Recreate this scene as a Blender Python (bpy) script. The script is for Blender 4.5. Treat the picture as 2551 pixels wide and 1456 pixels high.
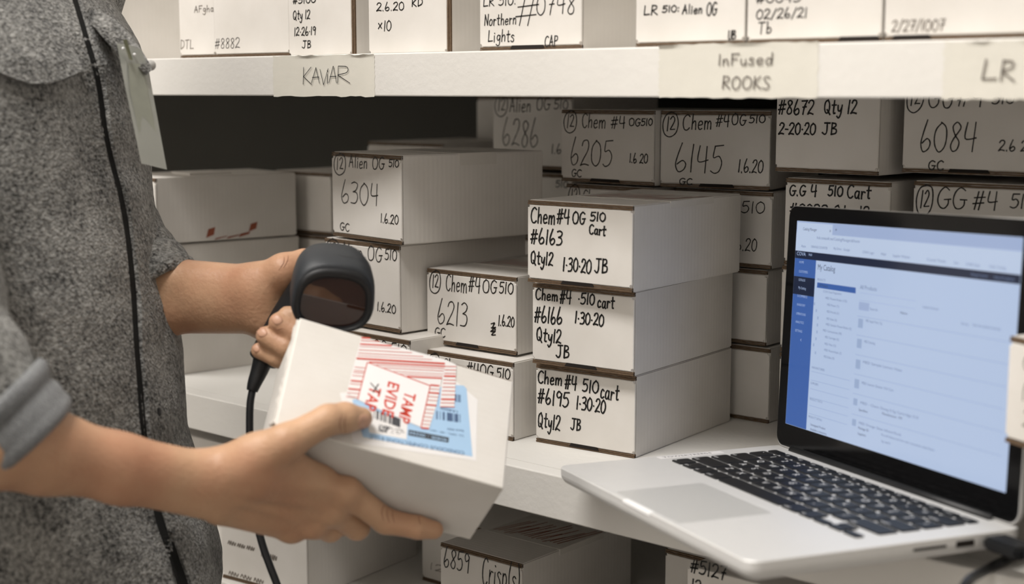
import bpy, bmesh, math, random, zlib
import numpy as np
from math import sin, cos, radians, pi, sqrt
from mathutils import Vector, Matrix
from mathutils.bvhtree import BVHTree

scene = bpy.context.scene
for o in list(bpy.data.objects):
    bpy.data.objects.remove(o)
COL = scene.collection
random.seed(7)

# ------------------------------------------------------------------ camera
CAM_Z = 1.32                      # camera height above the floor (m)
F_PX, CX, CY = 3600.0, 1275.5, 728.0
PITCH, YAW = radians(7.954), radians(41.037)
cam_d = bpy.data.cameras.new('camera')
cam = bpy.data.objects.new('camera', cam_d)
COL.objects.link(cam)
cam.location = (0, 0, CAM_Z)
cam.rotation_euler = (pi / 2 - PITCH, 0, YAW)
cam_d.sensor_width = 36.0
cam_d.lens = F_PX / 2551.0 * 36.0
cam_d.clip_start = 0.05
cam_d.dof.use_dof = True
cam_d.dof.focus_distance = 1.36
cam_d.dof.aperture_fstop = 4.2
scene.camera = cam

# ------------------------------------------------------------------ world, exposure, lamps
w = bpy.data.worlds.new('world')
scene.world = w
w.use_nodes = True
w.node_tree.nodes['Background'].inputs[0].default_value = (0.9, 0.95, 1.0, 1)
w.node_tree.nodes['Background'].inputs[1].default_value = 0.05
scene.view_settings.view_transform = 'Standard'
scene.view_settings.look = 'None'
scene.view_settings.gamma = 1.0
scene.view_settings.use_curve_mapping = False
scene.view_settings.exposure = -0.52

def area_lamp(name, loc, aim, sx, sy, power, color):
    d = bpy.data.lights.new(name, 'AREA')
    d.shape = 'RECTANGLE'; d.size = sx; d.size_y = sy
    d.energy = power; d.color = color
    o = bpy.data.objects.new(name, d); COL.objects.link(o)
    o.location = loc
    o.rotation_euler = (Vector(aim) - Vector(loc)).to_track_quat('-Z', 'Y').to_euler()
    return o
LAMP_POS = [(-0.85, -0.12, 3.14), (-2.2, -0.12, 3.14)]
for lp, pw in zip(LAMP_POS, (66, 56)):
    area_lamp('ceiling_lamp_light', (lp[0], lp[1], lp[2] - 0.06), (lp[0], lp[1], 0), 1.15, 0.5, pw, (1.0, 0.965, 0.925))

# ------------------------------------------------------------------ pixel / space helpers (photograph frame -> real place in cm)
fw = np.array([-sin(YAW) * cos(PITCH), cos(YAW) * cos(PITCH), -sin(PITCH)])
rt = np.array([cos(YAW), sin(YAW), 0.0])
up = np.cross(rt, fw)
def ray(x, y):
    return rt * (x - CX) / F_PX - up * (y - CY) / F_PX + fw
def at(x, y, d):                  # cm, camera at the origin
    return ray(x, y) * d
def onz(x, y, z):
    d = ray(x, y); return d * (z / d[2])
def M(p):                         # cm -> metres in the room
    return Vector((p[0] / 100, p[1] / 100, p[2] / 100 + CAM_Z))
def P(x, y, d):
    return M(at(x, y, d))

# ------------------------------------------------------------------ materials
MATS = {}
def new_mat(name):
    m = bpy.data.materials.new(name); m.use_nodes = True
    MATS[name] = m
    nt = m.node_tree
    return m, nt, nt.nodes['Principled BSDF']
def rgb(r, g, b):
    f = lambda c: ((c / 255 + 0.055) / 1.055) ** 2.4 if c / 255 > 0.04045 else c / 255 / 12.92
    return (f(r), f(g), f(b), 1)
def plain(name, color, rough=0.6, metal=0.0, var=0.06, scale=40.0, bump=0.0, bscale=200.0, emit=None, estr=0.0, sss=0.0, spec=0.4, coat=0.0):
    m, nt, b = new_mat(name)
    tc = nt.nodes.new('ShaderNodeTexCoord')
    n = nt.nodes.new('ShaderNodeTexNoise'); n.inputs['Scale'].default_value = scale; n.inputs['Detail'].default_value = 4
    nt.links.new(tc.outputs['Object'], n.inputs['Vector'])
    mix = nt.nodes.new('ShaderNodeMix'); mix.data_type = 'RGBA'
    c = color
    mix.inputs[6].default_value = (c[0] * (1 - var), c[1] * (1 - var), c[2] * (1 - var), 1)
    mix.inputs[7].default_value = (min(1, c[0] * (1 + var)), min(1, c[1] * (1 + var)), min(1, c[2] * (1 + var)), 1)
    nt.links.new(n.outputs['Fac'], mix.inputs[0])
    nt.links.new(mix.outputs[2], b.inputs['Base Color'])
    b.inputs['Roughness'].default_value = rough
    b.inputs['Metallic'].default_value = metal
    b.inputs['Specular IOR Level'].default_value = spec
    if coat: b.inputs['Coat Weight'].default_value = coat
    if sss:
        b.inputs['Subsurface Weight'].default_value = sss
        b.inputs['Subsurface Radius'].default_value = (1.0, 0.35, 0.2)
        b.inputs['Subsurface Scale'].default_value = 0.006
    if bump:
        n2 = nt.nodes.new('ShaderNodeTexNoise'); n2.inputs['Scale'].default_value = bscale; n2.inputs['Detail'].default_value = 6
        nt.links.new(tc.outputs['Object'], n2.inputs['Vector'])
        bp = nt.nodes.new('ShaderNodeBump'); bp.inputs['Strength'].default_value = bump; bp.inputs['Distance'].default_value = 0.002
        nt.links.new(n2.outputs['Fac'], bp.inputs['Height']); nt.links.new(bp.outputs['Normal'], b.inputs['Normal'])
    if emit:
        b.inputs['Emission Color'].default_value = emit
        b.inputs['Emission Strength'].default_value = estr
    return m
def cardboard(name, color):
    m, nt, b = new_mat(name)
    tc = nt.nodes.new('ShaderNodeTexCoord')
    wv = nt.nodes.new('ShaderNodeTexWave'); wv.bands_direction = 'Y'; wv.inputs['Scale'].default_value = 55.0
    wv.inputs['Distortion'].default_value = 1.2; wv.inputs['Detail'].default_value = 2
    n = nt.nodes.new('ShaderNodeTexNoise'); n.inputs['Scale'].default_value = 22; n.inputs['Detail'].default_value = 6
    for q in (wv, n): nt.links.new(tc.outputs['Object'], q.inputs['Vector'])
    ramp = nt.nodes.new('ShaderNodeValToRGB')
    ramp.color_ramp.elements[0].position = 0.25; ramp.color_ramp.elements[0].color = (color[0] * 0.90, color[1] * 0.895, color[2] * 0.88, 1)
    ramp.color_ramp.elements[1].position = 0.75; ramp.color_ramp.elements[1].color = color
    nt.links.new(n.outputs['Fac'], ramp.inputs['Fac']); nt.links.new(ramp.outputs['Color'], b.inputs['Base Color'])
    add = nt.nodes.new('ShaderNodeMath'); add.operation = 'MULTIPLY_ADD'; add.inputs[1].default_value = 0.5
    nt.links.new(wv.outputs['Fac'], add.inputs[0]); nt.links.new(n.outputs['Fac'], add.inputs[2])
    bp = nt.nodes.new('ShaderNodeBump'); bp.inputs['Strength'].default_value = 0.10; bp.inputs['Distance'].default_value = 0.001
    nt.links.new(add.outputs[0], bp.inputs['Height']); nt.links.new(bp.outputs['Normal'], b.inputs['Normal'])
    b.inputs['Roughness'].default_value = 0.62; b.inputs['Specular IOR Level'].default_value = 0.3
    return m

white_card = cardboard('white_cardboard', (0.73, 0.70, 0.66, 1))
brown_card = plain('brown_cardboard', rgb(98, 79, 60), 0.85, var=0.25, scale=300, bump=0.4, bscale=600)
dark_card = plain('dark_slot', rgb(28, 22, 18), 0.9)
marker = plain('black_marker', rgb(22, 21, 20), 0.55)
pen = plain('dark_pen_ink', rgb(30, 26, 22), 0.6)
faint_ink = plain('faded_ink', rgb(120, 112, 104), 0.7)
paint = plain('white_shelf_paint', (0.76, 0.74, 0.70, 1), 0.5, var=0.03, scale=18, bump=0.16, bscale=160)
tape_mat = plain('masking_tape', (0.72, 0.695, 0.62, 1), 0.55, var=0.05, scale=60, bump=0.1, bscale=120)
clear_tape = plain('packing_tape', (0.66, 0.63, 0.58, 1), 0.25, var=0.05, scale=50)
stripe_red = plain('tamper_tape_red', rgb(204, 70, 54), 0.4, var=0.08)
stripe_dull = plain('tamper_tape_faded_red', rgb(150, 84, 62), 0.45, var=0.15)
paper = plain('label_paper', (0.80, 0.78, 0.77, 1), 0.4, var=0.02)
blue_paper = plain('blue_label_paper', rgb(166, 198, 228), 0.4, var=0.03)
blue_ink = plain('blue_ink', rgb(76, 98, 132), 0.5)
dark_ink = plain('dark_label_ink', rgb(60, 62, 68), 0.5)
alu = plain('brushed_aluminium', (0.70, 0.695, 0.685, 1), 0.45, metal=0.25, var=0.02, scale=90)
pad_mat = plain('trackpad_glass', (0.60, 0.60, 0.59, 1), 0.3, metal=0.25, var=0.01)
key_mat = plain('black_key', rgb(24, 25, 28), 0.45, var=0.1)
legend_mat = plain('key_legend_white', (0.75, 0.75, 0.75, 1), 0.5)
black_gloss = plain('black_glass_bezel', rgb(8, 8, 9), 0.12, spec=0.2)
black_plastic = plain('black_plastic', rgb(26, 27, 29), 0.42, var=0.1, bump=0.05, bscale=500)
scan_grey = plain('charcoal_scanner_plastic', rgb(44, 47, 51), 0.5, var=0.06, bump=0.08, bscale=700)
scan_black = plain('black_scanner_rubber', rgb(24, 25, 27), 0.5, var=0.08)
scan_win = plain('dark_red_scan_window', rgb(52, 30, 24), 0.06, spec=0.6, coat=0.5)
skin = plain('skin', rgb(194, 156, 125), 0.46, var=0.14, scale=34, bump=0.30, bscale=300, sss=0.05, spec=0.38)
crease_m = plain('skin_crease', rgb(128, 84, 62), 0.6, var=0.1)
_nt = skin.node_tree; _b = _nt.nodes['Principled BSDF']
_n = _nt.nodes.new('ShaderNodeTexNoise'); _n.inputs['Scale'].default_value = 13; _n.inputs['Detail'].default_value = 5
_tc = _nt.nodes.new('ShaderNodeTexCoord'); _nt.links.new(_tc.outputs['Object'], _n.inputs['Vector'])
_mx = _nt.nodes.new('ShaderNodeMix'); _mx.data_type = 'RGBA'; _mx.inputs[7].default_value = rgb(170, 112, 86)
_src = _b.inputs['Base Color'].links[0].from_socket
_rp = _nt.nodes.new('ShaderNodeMapRange'); _rp.inputs[1].default_value = .42; _rp.inputs[2].default_value = .72; _rp.inputs[3].default_value = 0; _rp.inputs[4].default_value = .6
_nt.links.new(_n.outputs['Fac'], _rp.inputs[0]); _nt.links.new(_rp.outputs[0], _mx.inputs[0]); _nt.links.new(_src, _mx.inputs[6]); _nt.links.new(_mx.outputs[2], _b.inputs['Base Color'])
nail = plain('fingernail', rgb(196, 152, 126), 0.42, var=0.03, spec=0.5)
denim = plain('dark_trouser_cloth', rgb(40, 44, 56), 0.85, var=0.2, scale=300)
hair_m = plain('brown_hair', rgb(58, 42, 30), 0.6, var=0.3, scale=120)
leather = plain('brown_leather', rgb(70, 48, 34), 0.5, var=0.15)
wall_m = plain('wall_paint', (0.90, 0.87, 0.83, 1), 0.8, var=0.03, scale=5, bump=0.05, bscale=90)
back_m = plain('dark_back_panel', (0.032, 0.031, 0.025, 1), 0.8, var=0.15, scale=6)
floor_m = plain('grey_floor_coating', (0.16, 0.15, 0.14, 1), 0.5, var=0.12, scale=6)
ceil_m = plain('ceiling_paint', (0.88, 0.87, 0.84, 1), 0.8, var=0.02, scale=6)
lamp_metal = plain('lamp_housing', (0.8, 0.8, 0.8, 1), 0.5)
badge_plastic = None

def wool_mat(name, dark, light, scale=330.0):
    m, nt, b = new_mat(name)
    tc = nt.nodes.new('ShaderNodeTexCoord')
    n1 = nt.nodes.new('ShaderNodeTexNoise'); n1.inputs['Scale'].default_value = scale; n1.inputs['Detail'].default_value = 5; n1.inputs['Roughness'].default_value = 0.65
    n2 = nt.nodes.new('ShaderNodeTexNoise'); n2.inputs['Scale'].default_value = 28; n2.inputs['Detail'].default_value = 5
    n3 = nt.nodes.new('ShaderNodeTexVoronoi'); n3.inputs['Scale'].default_value = scale * 1.5
    for q in (n1, n2, n3): nt.links.new(tc.outputs['Object'], q.inputs['Vector'])
    a = nt.nodes.new('ShaderNodeMath'); a.operation = 'MULTIPLY_ADD'; a.inputs[1].default_value = 0.35
    nt.links.new(n2.outputs['Fac'], a.inputs[0]); nt.links.new(n1.outputs['Fac'], a.inputs[2])
    ramp = nt.nodes.new('ShaderNodeValToRGB')
    e = ramp.color_ramp.elements
    e[0].position = 0.48; e[0].color = dark
    e[1].position = 0.90; e[1].color = light
    nt.links.new(a.outputs[0], ramp.inputs['Fac']); nt.links.new(ramp.outputs['Color'], b.inputs['Base Color'])
    s = nt.nodes.new('ShaderNodeMath'); s.operation = 'ADD'
    nt.links.new(n1.outputs['Fac'], s.inputs[0]); nt.links.new(n3.outputs['Distance'], s.inputs[1])
    bp = nt.nodes.new('ShaderNodeBump'); bp.inputs['Strength'].default_value = 0.8; bp.inputs['Distance'].default_value = 0.0025
    nt.links.new(s.outputs[0], bp.inputs['Height']); nt.links.new(bp.outputs['Normal'], b.inputs['Normal'])
    b.inputs['Roughness'].default_value = 0.95; b.inputs['Specular IOR Level'].default_value = 0.1
    b.inputs['Sheen Weight'].default_value = 0.25
    return m
wool = wool_mat('grey_wool_flannel', rgb(34, 34, 33), rgb(172, 171, 167), 260.0)
wool_dark = wool_mat('grey_wool_placket_edge', rgb(30, 30, 30), rgb(90, 90, 88))
cuff_cloth = wool_mat('grey_cuff_lining', rgb(112, 114, 116), rgb(168, 170, 172), 600)

m, nt, b = new_mat('clear_badge_plastic')
b.inputs['Base Color'].default_value = (0.42, 0.43, 0.39, 1); b.inputs['Roughness'].default_value = 0.28
b.inputs['Alpha'].default_value = 0.72; b.inputs['Coat Weight'].default_value = 0.6
badge_plastic = m
badge_card = plain('badge_card', (0.30, 0.31, 0.26, 1), 0.5, var=0.12, scale=70)
def glow(name, color, s):
    m, nt, b = new_mat(name)
    b.inputs['Base Color'].default_value = (0.01, 0.01, 0.012, 1)
    b.inputs['Roughness'].default_value = 0.15; b.inputs['Specular IOR Level'].default_value = 0.3
    b.inputs['Emission Color'].default_value = color; b.inputs['Emission Strength'].default_value = s
    return m
SCR = 1.22
scr_white = glow('screen_pale_blue', rgb(188, 206, 236), SCR)
scr_tab = glow('screen_tab_bar', rgb(166, 184, 220), SCR)
scr_light = glow('screen_toolbar', rgb(196, 212, 238), SCR)
scr_blue = glow('screen_sidebar_blue', rgb(62, 100, 172), SCR)
scr_navy = glow('screen_navy', rgb(22, 34, 60), SCR)
scr_line = glow('screen_rule_line', rgb(160, 180, 214), SCR)
scr_text = glow('screen_grey_text', rgb(112, 130, 166), SCR)
scr_dark = glow('screen_dark_text', rgb(58, 72, 100), SCR)
scr_pale = glow('screen_pale_text', rgb(176, 196, 232), SCR)
lamp_glow = glow('lamp_diffuser', (1.0, 0.96, 0.9, 1), 3.0)

# ------------------------------------------------------------------ mesh helpers
def link_mesh(name, me, mat=None, parent=None):
    o = bpy.data.objects.new(name, me); COL.objects.link(o)
    if mat is not None and not me.materials: me.materials.append(mat)
    if parent is not None: o.parent = parent
    return o
def from_py(name, verts, faces, mat=None, parent=None, smooth=False):
    me = bpy.data.meshes.new(name)
    me.from_pydata([tuple(v) for v in verts], [], faces)
    if smooth: me.polygons.foreach_set('use_smooth', [True] * len(me.polygons))
    me.update()
    return link_mesh(name, me, mat, parent)
def obj_bm(name, bm, mat=None, parent=None, smooth=False):
    me = bpy.data.meshes.new(name); bm.to_mesh(me); bm.free()
    if smooth: me.polygons.foreach_set('use_smooth', [True] * len(me.polygons))
    return link_mesh(name, me, mat, parent)
def bbox(bm, x0, x1, y0, y1, z0, z1):
    vs = [bm.verts.new(c) for c in ((x0, y0, z0), (x1, y0, z0), (x1, y1, z0), (x0, y1, z0), (x0, y0, z1), (x1, y0, z1), (x1, y1, z1), (x0, y1, z1))]
    fs = [bm.faces.new([vs[i] for i in q]) for q in ((3, 2, 1, 0), (4, 5, 6, 7), (0, 1, 5, 4), (1, 2, 6, 5), (2, 3, 7, 6), (3, 0, 4, 7))]
    return fs
def boxmesh(name, x0, x1, y0, y1, z0, z1, mat, parent=None, bev=0.0, seg=2):
    bm = bmesh.new(); bbox(bm, x0, x1, y0, y1, z0, z1)
    if bev: bmesh.ops.bevel(bm, geom=bm.edges[:], offset=bev, segments=seg, affect='EDGES', profile=0.5)
    return obj_bm(name, bm, mat, parent)
def empty(name, loc=(0, 0, 0), rz=0.0, label=None, cat=None, group=None):
    o = bpy.data.objects.new(name, None); COL.objects.link(o)
    o.empty_display_size = 0.05
    o.location = loc; o.rotation_euler = (0, 0, rz)
    tag(o, label, cat, group)
    return o
def tag(o, label=None, cat=None, group=None, kind=None):
    if label: o['label'] = label
    if cat: o['category'] = cat
    if group: o['group'] = group
    if kind: o['kind'] = kind
    return o
def catmull(pts, n=6, closed=False):
    pts = [np.array(p, float) for p in pts]
    if len(pts) < 3: return pts
    out = []
    N = len(pts)
    for i in range(N - 1):
        p0 = pts[max(i - 1, 0)]; p1 = pts[i]; p2 = pts[i + 1]; p3 = pts[min(i + 2, N - 1)]
        for k in range(n):
            t = k / n
            out.append(0.5 * ((2 * p1) + (-p0 + p2) * t + (2 * p0 - 5 * p1 + 4 * p2 - p3) * t * t + (-p0 + 3 * p1 - 3 * p2 + p3) * t ** 3))
    out.append(pts[-1])
    return out
def tube(name, pts, radii, mat, parent=None, seg=16, caps=True, squash=None):
    """swept tube through points (metres) with a radius for each"""
    pts = [Vector(p) for p in pts]
    verts, faces = [], []
    prev = None
    for i, p in enumerate(pts):
        t = (pts[min(i + 1, len(pts) - 1)] - pts[max(i - 1, 0)]).normalized()
        if prev is None:
            a = Vector((0, 0, 1)) if abs(t.z) < 0.9 else Vector((1, 0, 0))
            u = t.cross(a).normalized()
        else:
            u = (prev - t * prev.dot(t)).normalized()
        prev = u
        v = t.cross(u)
        for k in range(seg):
            an = 2 * pi * k / seg
            verts.append(p + (u * cos(an) + v * sin(an)) * radii[i])
    for i in range(len(pts) - 1):
        for k in range(seg):
            a = i * seg + k; b2 = i * seg + (k + 1) % seg
            faces.append((a, b2, b2 + seg, a + seg))
    if caps:
        faces.append(tuple(range(seg - 1, -1, -1)))
        faces.append(tuple((len(pts) - 1) * seg + k for k in range(seg)))
    return from_py(name, verts, faces, mat, parent, True)

# ------------------------------------------------------------------ handwriting (single-stroke letters)
G = {
'0': (60, '30,100 8,80 2,50 8,18 30,0 52,18 58,50 50,84 26,100'), '1': (22, '12,100 10,50 10,0'),
'2': (55, '4,80 15,98 38,100 50,82 42,58 18,25 2,2|2,2 25,8 55,2'), '3': (52, '4,92 25,100 46,88 40,66 18,54|18,54 42,48 50,25 35,4 4,2'),
'4': (58, '10,100 6,45 54,48|45,100 44,0'), '5': (55, '12,98 8,58 35,64 52,40 42,10 20,0 2,8|12,98 54,102'),
'6': (55, '26,108 10,60 4,25 20,0 44,8 50,30 34,44 12,28'), '7': (50, '2,96 50,98|50,98 30,50 22,0|14,50 46,54'),
'8': (52, '44,88 26,100 8,84 22,58 44,32 40,6 20,0 6,18 18,44 44,74 44,88'), '9': (50, '46,84 24,100 6,80 18,56 44,70 46,86|46,86 42,0'),
'A': (60, '2,0 28,102|28,102 54,0|10,38 50,40'), 'B': (52, '8,100 8,0|8,98 38,96 42,72 12,54|12,54 48,44 46,12 8,0'),
'C': (60, '56,88 34,100 10,80 4,40 18,6 40,0 58,14'), 'D': (56, '8,100 8,0|8,100 48,84 52,30 8,0'),
'E': (52, '6,98 4,0|6,98 50,100|6,50 40,52|4,0 48,2'), 'F': (52, '6,0 6,98|6,98 52,100|6,52 42,54'),
'G': (66, '58,88 34,100 10,78 4,38 18,6 40,2 56,20 58,44|36,44 68,46'), 'I': (18, '9,100 9,0'),
'J': (66, '42,100 44,24 28,0 6,14|18,100 66,100'), 'K': (56, '6,100 6,0|50,100 8,46|8,46 56,0'), 'L': (54, '8,100 4,4|4,4 54,6'),
'N': (52, '4,0 6,100|6,100 46,2|46,2 50,104'), 'O': (70, '34,100 10,82 4,46 14,10 36,0 58,14 66,52 56,88 30,100'),
'P': (50, '8,0 8,100|8,100 46,92 44,60 8,50'), 'Q': (66, '34,100 10,84 4,45 16,8 38,4 54,30 52,72 34,100|32,28 64,-10'),
'R': (58, '6,0 8,100|8,100 44,94 42,62 8,48|8,48 58,0'), 'S': (50, '48,90 28,100 8,84 20,58 44,38 42,8 20,0 2,10'),
'T': (60, '2,98 58,100|30,98 28,0'), 'U': (52, '4,100 6,18 26,0 44,16 48,100'), 'V': (50, '2,100 24,0|24,0 48,102'),
'a': (50, '42,50 22,58 6,36 10,6 30,4 42,30|42,56 42,10 50,0'), 'b': (46, '6,104 6,2|6,34 26,54 42,34 32,4 6,4'),
'c': (44, '40,48 22,58 6,36 10,6 26,0 42,8'), 'd': (50, '42,48 20,56 6,30 14,2 34,6 42,40|44,104 44,0'),
'e': (48, '6,28 42,34 34,56 14,50 6,22 18,0 44,8'), 'f': (36, '36,96 20,98 14,70 14,0|2,56 34,58'),
'g': (48, '42,50 20,58 8,34 20,12 40,28 42,54|42,54 42,-20 22,-38 4,-24'), 'h': (46, '6,104 6,0|6,34 24,56 38,46 40,0'),
'i': (18, '8,56 8,0|8,80 10,76'), 'k': (44, '6,104 6,0|38,56 8,26|10,28 42,0'), 'l': (18, '8,104 8,0'),
'm': (70, '6,56 6,0|6,36 20,56 32,46 34,0|34,36 48,56 62,44 64,0'), 'n': (46, '6,56 6,0|6,34 22,56 36,44 38,0'),
'o': (48, '24,58 6,36 10,6 26,0 42,14 42,44 24,58'), 'p': (48, '6,56 6,-40|6,44 26,58 42,36 30,4 6,6'),
'r': (38, '6,56 8,0|8,32 20,54 36,50'), 's': (40, '36,50 18,58 6,46 28,28 34,8 16,0 2,8'), 't': (42, '20,96 20,8 36,4|2,62 42,64'),
'u': (46, '4,56 8,10 24,0 38,14|40,56 40,0'), 'v': (40, '2,56 20,0|20,0 38,56'), 'x': (42, '2,56 38,2|38,56 2,0'),
'y': (46, '4,56 10,20 28,16 38,40|42,58 36,-10 18,-38 2,-24'), '#': (62, '24,98 10,2|48,100 34,0|4,64 62,70|0,32 58,38'),
'-': (34, '4,42 32,42'), '.': (18, '8,6 10,0'), '~': (20, '8,44 11,40'), ':': (18, '9,60 9,56|9,10 9,6'), '/': (44, '4,-6 42,106'),
'(': (24, '20,106 6,60 8,20 22,-8'), ')': (24, '4,106 18,60 16,20 2,-8'),
'@': (96, '50,112 16,96 2,52 14,6 48,-12 84,8 94,54 80,100 44,114|32,88 30,18|46,76 60,90 70,72 50,26|50,26 76,26'),
'_': (58, '0,20 8,60 16,10 24,62 32,8 40,58 48,12 56,50'), '*': (60, '10,90 40,100 20,60 50,70 10,30 48,40 20,4 52,10|30,96 28,4|12,60 50,52'),
}
def stroke_ribbons(text, jit, rng):
    """polylines of a word, unit = cap height 1"""
    lines, x = [], 0.0
    for ch in text:
        if ch == ' ':
            x += 0.42; continue
        wd, s = G.get(ch, G['-'])
        dy = rng.uniform(-jit, jit); sx = rng.uniform(0.95, 1.06)
        for st in s.split('|'):
            pts = [tuple(float(c) / 100 for c in p.split(',')) for p in st.split()]
            pts = [(x + a * sx + rng.uniform(-jit, jit) * 0.5, b2 + dy + rng.uniform(-jit, jit) * 0.5, 0) for a, b2 in pts]
            lines.append(catmull(pts, 5))
        x += wd / 100 * sx + 0.13
    return lines, max(x - 0.13, 0.05)
def writing_mesh(name, items, to3d, pen_w, mat, parent, rng):
    """items: (text, u0, u1, vtop, vbase[, slope]) in metres on a flat face; to3d maps (u, v) to local 3-D"""
    verts, faces = [], []
    for it in items:
        text, u0, u1, vt, vb = it[:5]
        sl = it[5] if len(it) > 5 else 0.0
        lines, wn = stroke_ribbons(text, 0.03, rng)
        sx = (u1 - u0) / wn; sy = (vb - vt)
        for ln in lines:
            q = [np.array((u0 + p[0] * sx + 0.08 * p[1] * sy, vb - p[1] * sy + sl * p[0] * sx)) for p in ln]
            n = len(q); base = len(verts)
            for i in range(n):
                t = q[min(i + 1, n - 1)] - q[max(i - 1, 0)]
                L = np.hypot(*t) or 1.0
                nrm = np.array((-t[1], t[0])) / L * pen_w * 0.5 * (0.85 + 0.3 * rng.random())
                ext = np.zeros(2)
                if i == 0: ext = -t / L * pen_w * 0.4
                if i == n - 1: ext = t / L * pen_w * 0.4
                for sgn in (1, -1):
                    c = q[i] + nrm * sgn + ext
                    verts.append(to3d(c[0], c[1]))
            for i in range(n - 1):
                a = base + 2 * i
                faces.append((a, a + 1, a + 3, a + 2))
    o = from_py(name, verts, faces, mat, parent); o['kind'] = 'stuff'
    return o
def font_mesh(text, size, bold=0.0):
    cu = bpy.data.curves.new('t', 'FONT'); cu.body = text; cu.size = size; cu.resolution_u = 2; cu.offset = bold
    o = bpy.data.objects.new('t', cu)
    me = bpy.data.meshes.new_from_object(o)
    v = [tuple(p.co) for p in me.vertices]; f = [tuple(p.vertices) for p in me.polygons]
    bpy.data.objects.remove(o); bpy.data.curves.remove(cu); bpy.data.meshes.remove(me)
    return v, f

# ------------------------------------------------------------------ the room
FLOOR = -132.0
def struct(name, x0, x1, y0, y1, z0, z1, mat, parent=None):
    a, b2 = M((x0, y0, z0)), M((x1, y1, z1))
    o = boxmesh(name, a.x, b2.x, a.y, b2.y, a.z, b2.z, mat, parent)
    if parent is None: o['kind'] = 'structure'
    return o
struct('floor', -460, 210, -125, 172, FLOOR - 10, FLOOR, floor_m)
struct('ceiling', -460, 210, -125, 172, 190, 200, ceil_m)
struct('wall_back', -460, 210, 162, 172, FLOOR, 190, wall_m)
struct('wall_front', -460, 210, -125, -115, FLOOR, 190, wall_m)
struct('wall_left', -470, -460, -125, 172, FLOOR, 190, wall_m)
struct('wall_right', 210, 220, -125, 172, FLOOR, 190, wall_m)
for lp, lab in zip(LAMP_POS, ('white ceiling light panel above the laptop end of the aisle', 'white ceiling light panel farther down the aisle')):
    t = empty('ceiling_light', (lp[0], lp[1], lp[2] - 0.04), 0, lab, 'light', 'ceiling light panels')
    bm = bmesh.new()
    for q in ((-.62, .62, -.30, -.27), (-.62, .62, .27, .30), (-.62, -.59, -.27, .27), (.59, .62, -.27, .27)):
        bbox(bm, q[0], q[1], q[2], q[3], -.005, .115)
    obj_bm('frame', bm, lamp_metal, t)
    boxmesh('diffuser', -.59, .59, -.27, .27, .0, .01, lamp_glow, t)

# ------------------------------------------------------------------ shelving
Z_UP, Z_MID, Z_LOW, Y_F = 3.4, -33.1, -53.5, 94.4
shelf = empty('shelving_unit', M((-110, 128, FLOOR)), 0, 'white painted deep shelving unit with three thick-edged shelves full of boxes', 'shelving')
bpy.context.view_layer.update()
inv = shelf.matrix_basis.inverted()
def shelf_part(name, x0, x1, y0, y1, z0, z1, mat, bev=0.0, label=None):
    a, b2 = inv @ M((x0, y0, z0)), inv @ M((x1, y1, z1))
    o = boxmesh(name, a.x, b2.x, a.y, b2.y, a.z, b2.z, mat, shelf, bev)
    if label: o['label'] = label
    return o
XL, XR = -262, 38
for z in (Z_UP, Z_MID, Z_LOW, -100.0):
    shelf_part('shelf_board', XL, XR, Y_F + 1.9, 158, z - 1.9, z, paint)
    shelf_part('shelf_edge', XL, XR, Y_F, Y_F + 1.9, z - 3.95, z, paint, 0.0012)
for x in (XL - 3.8, XR):
    for y in (Y_F + 0.2, 154):
        shelf_part('upright', x, x + 3.8, y, y + 3.8, FLOOR, 42, paint, 0.001)
shelf_part('back_panel', XL - 3.8, XR + 3.8, 158, 159.5, FLOOR, 42, back_m, 0, 'dark back panel deep in the shelves')

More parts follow.
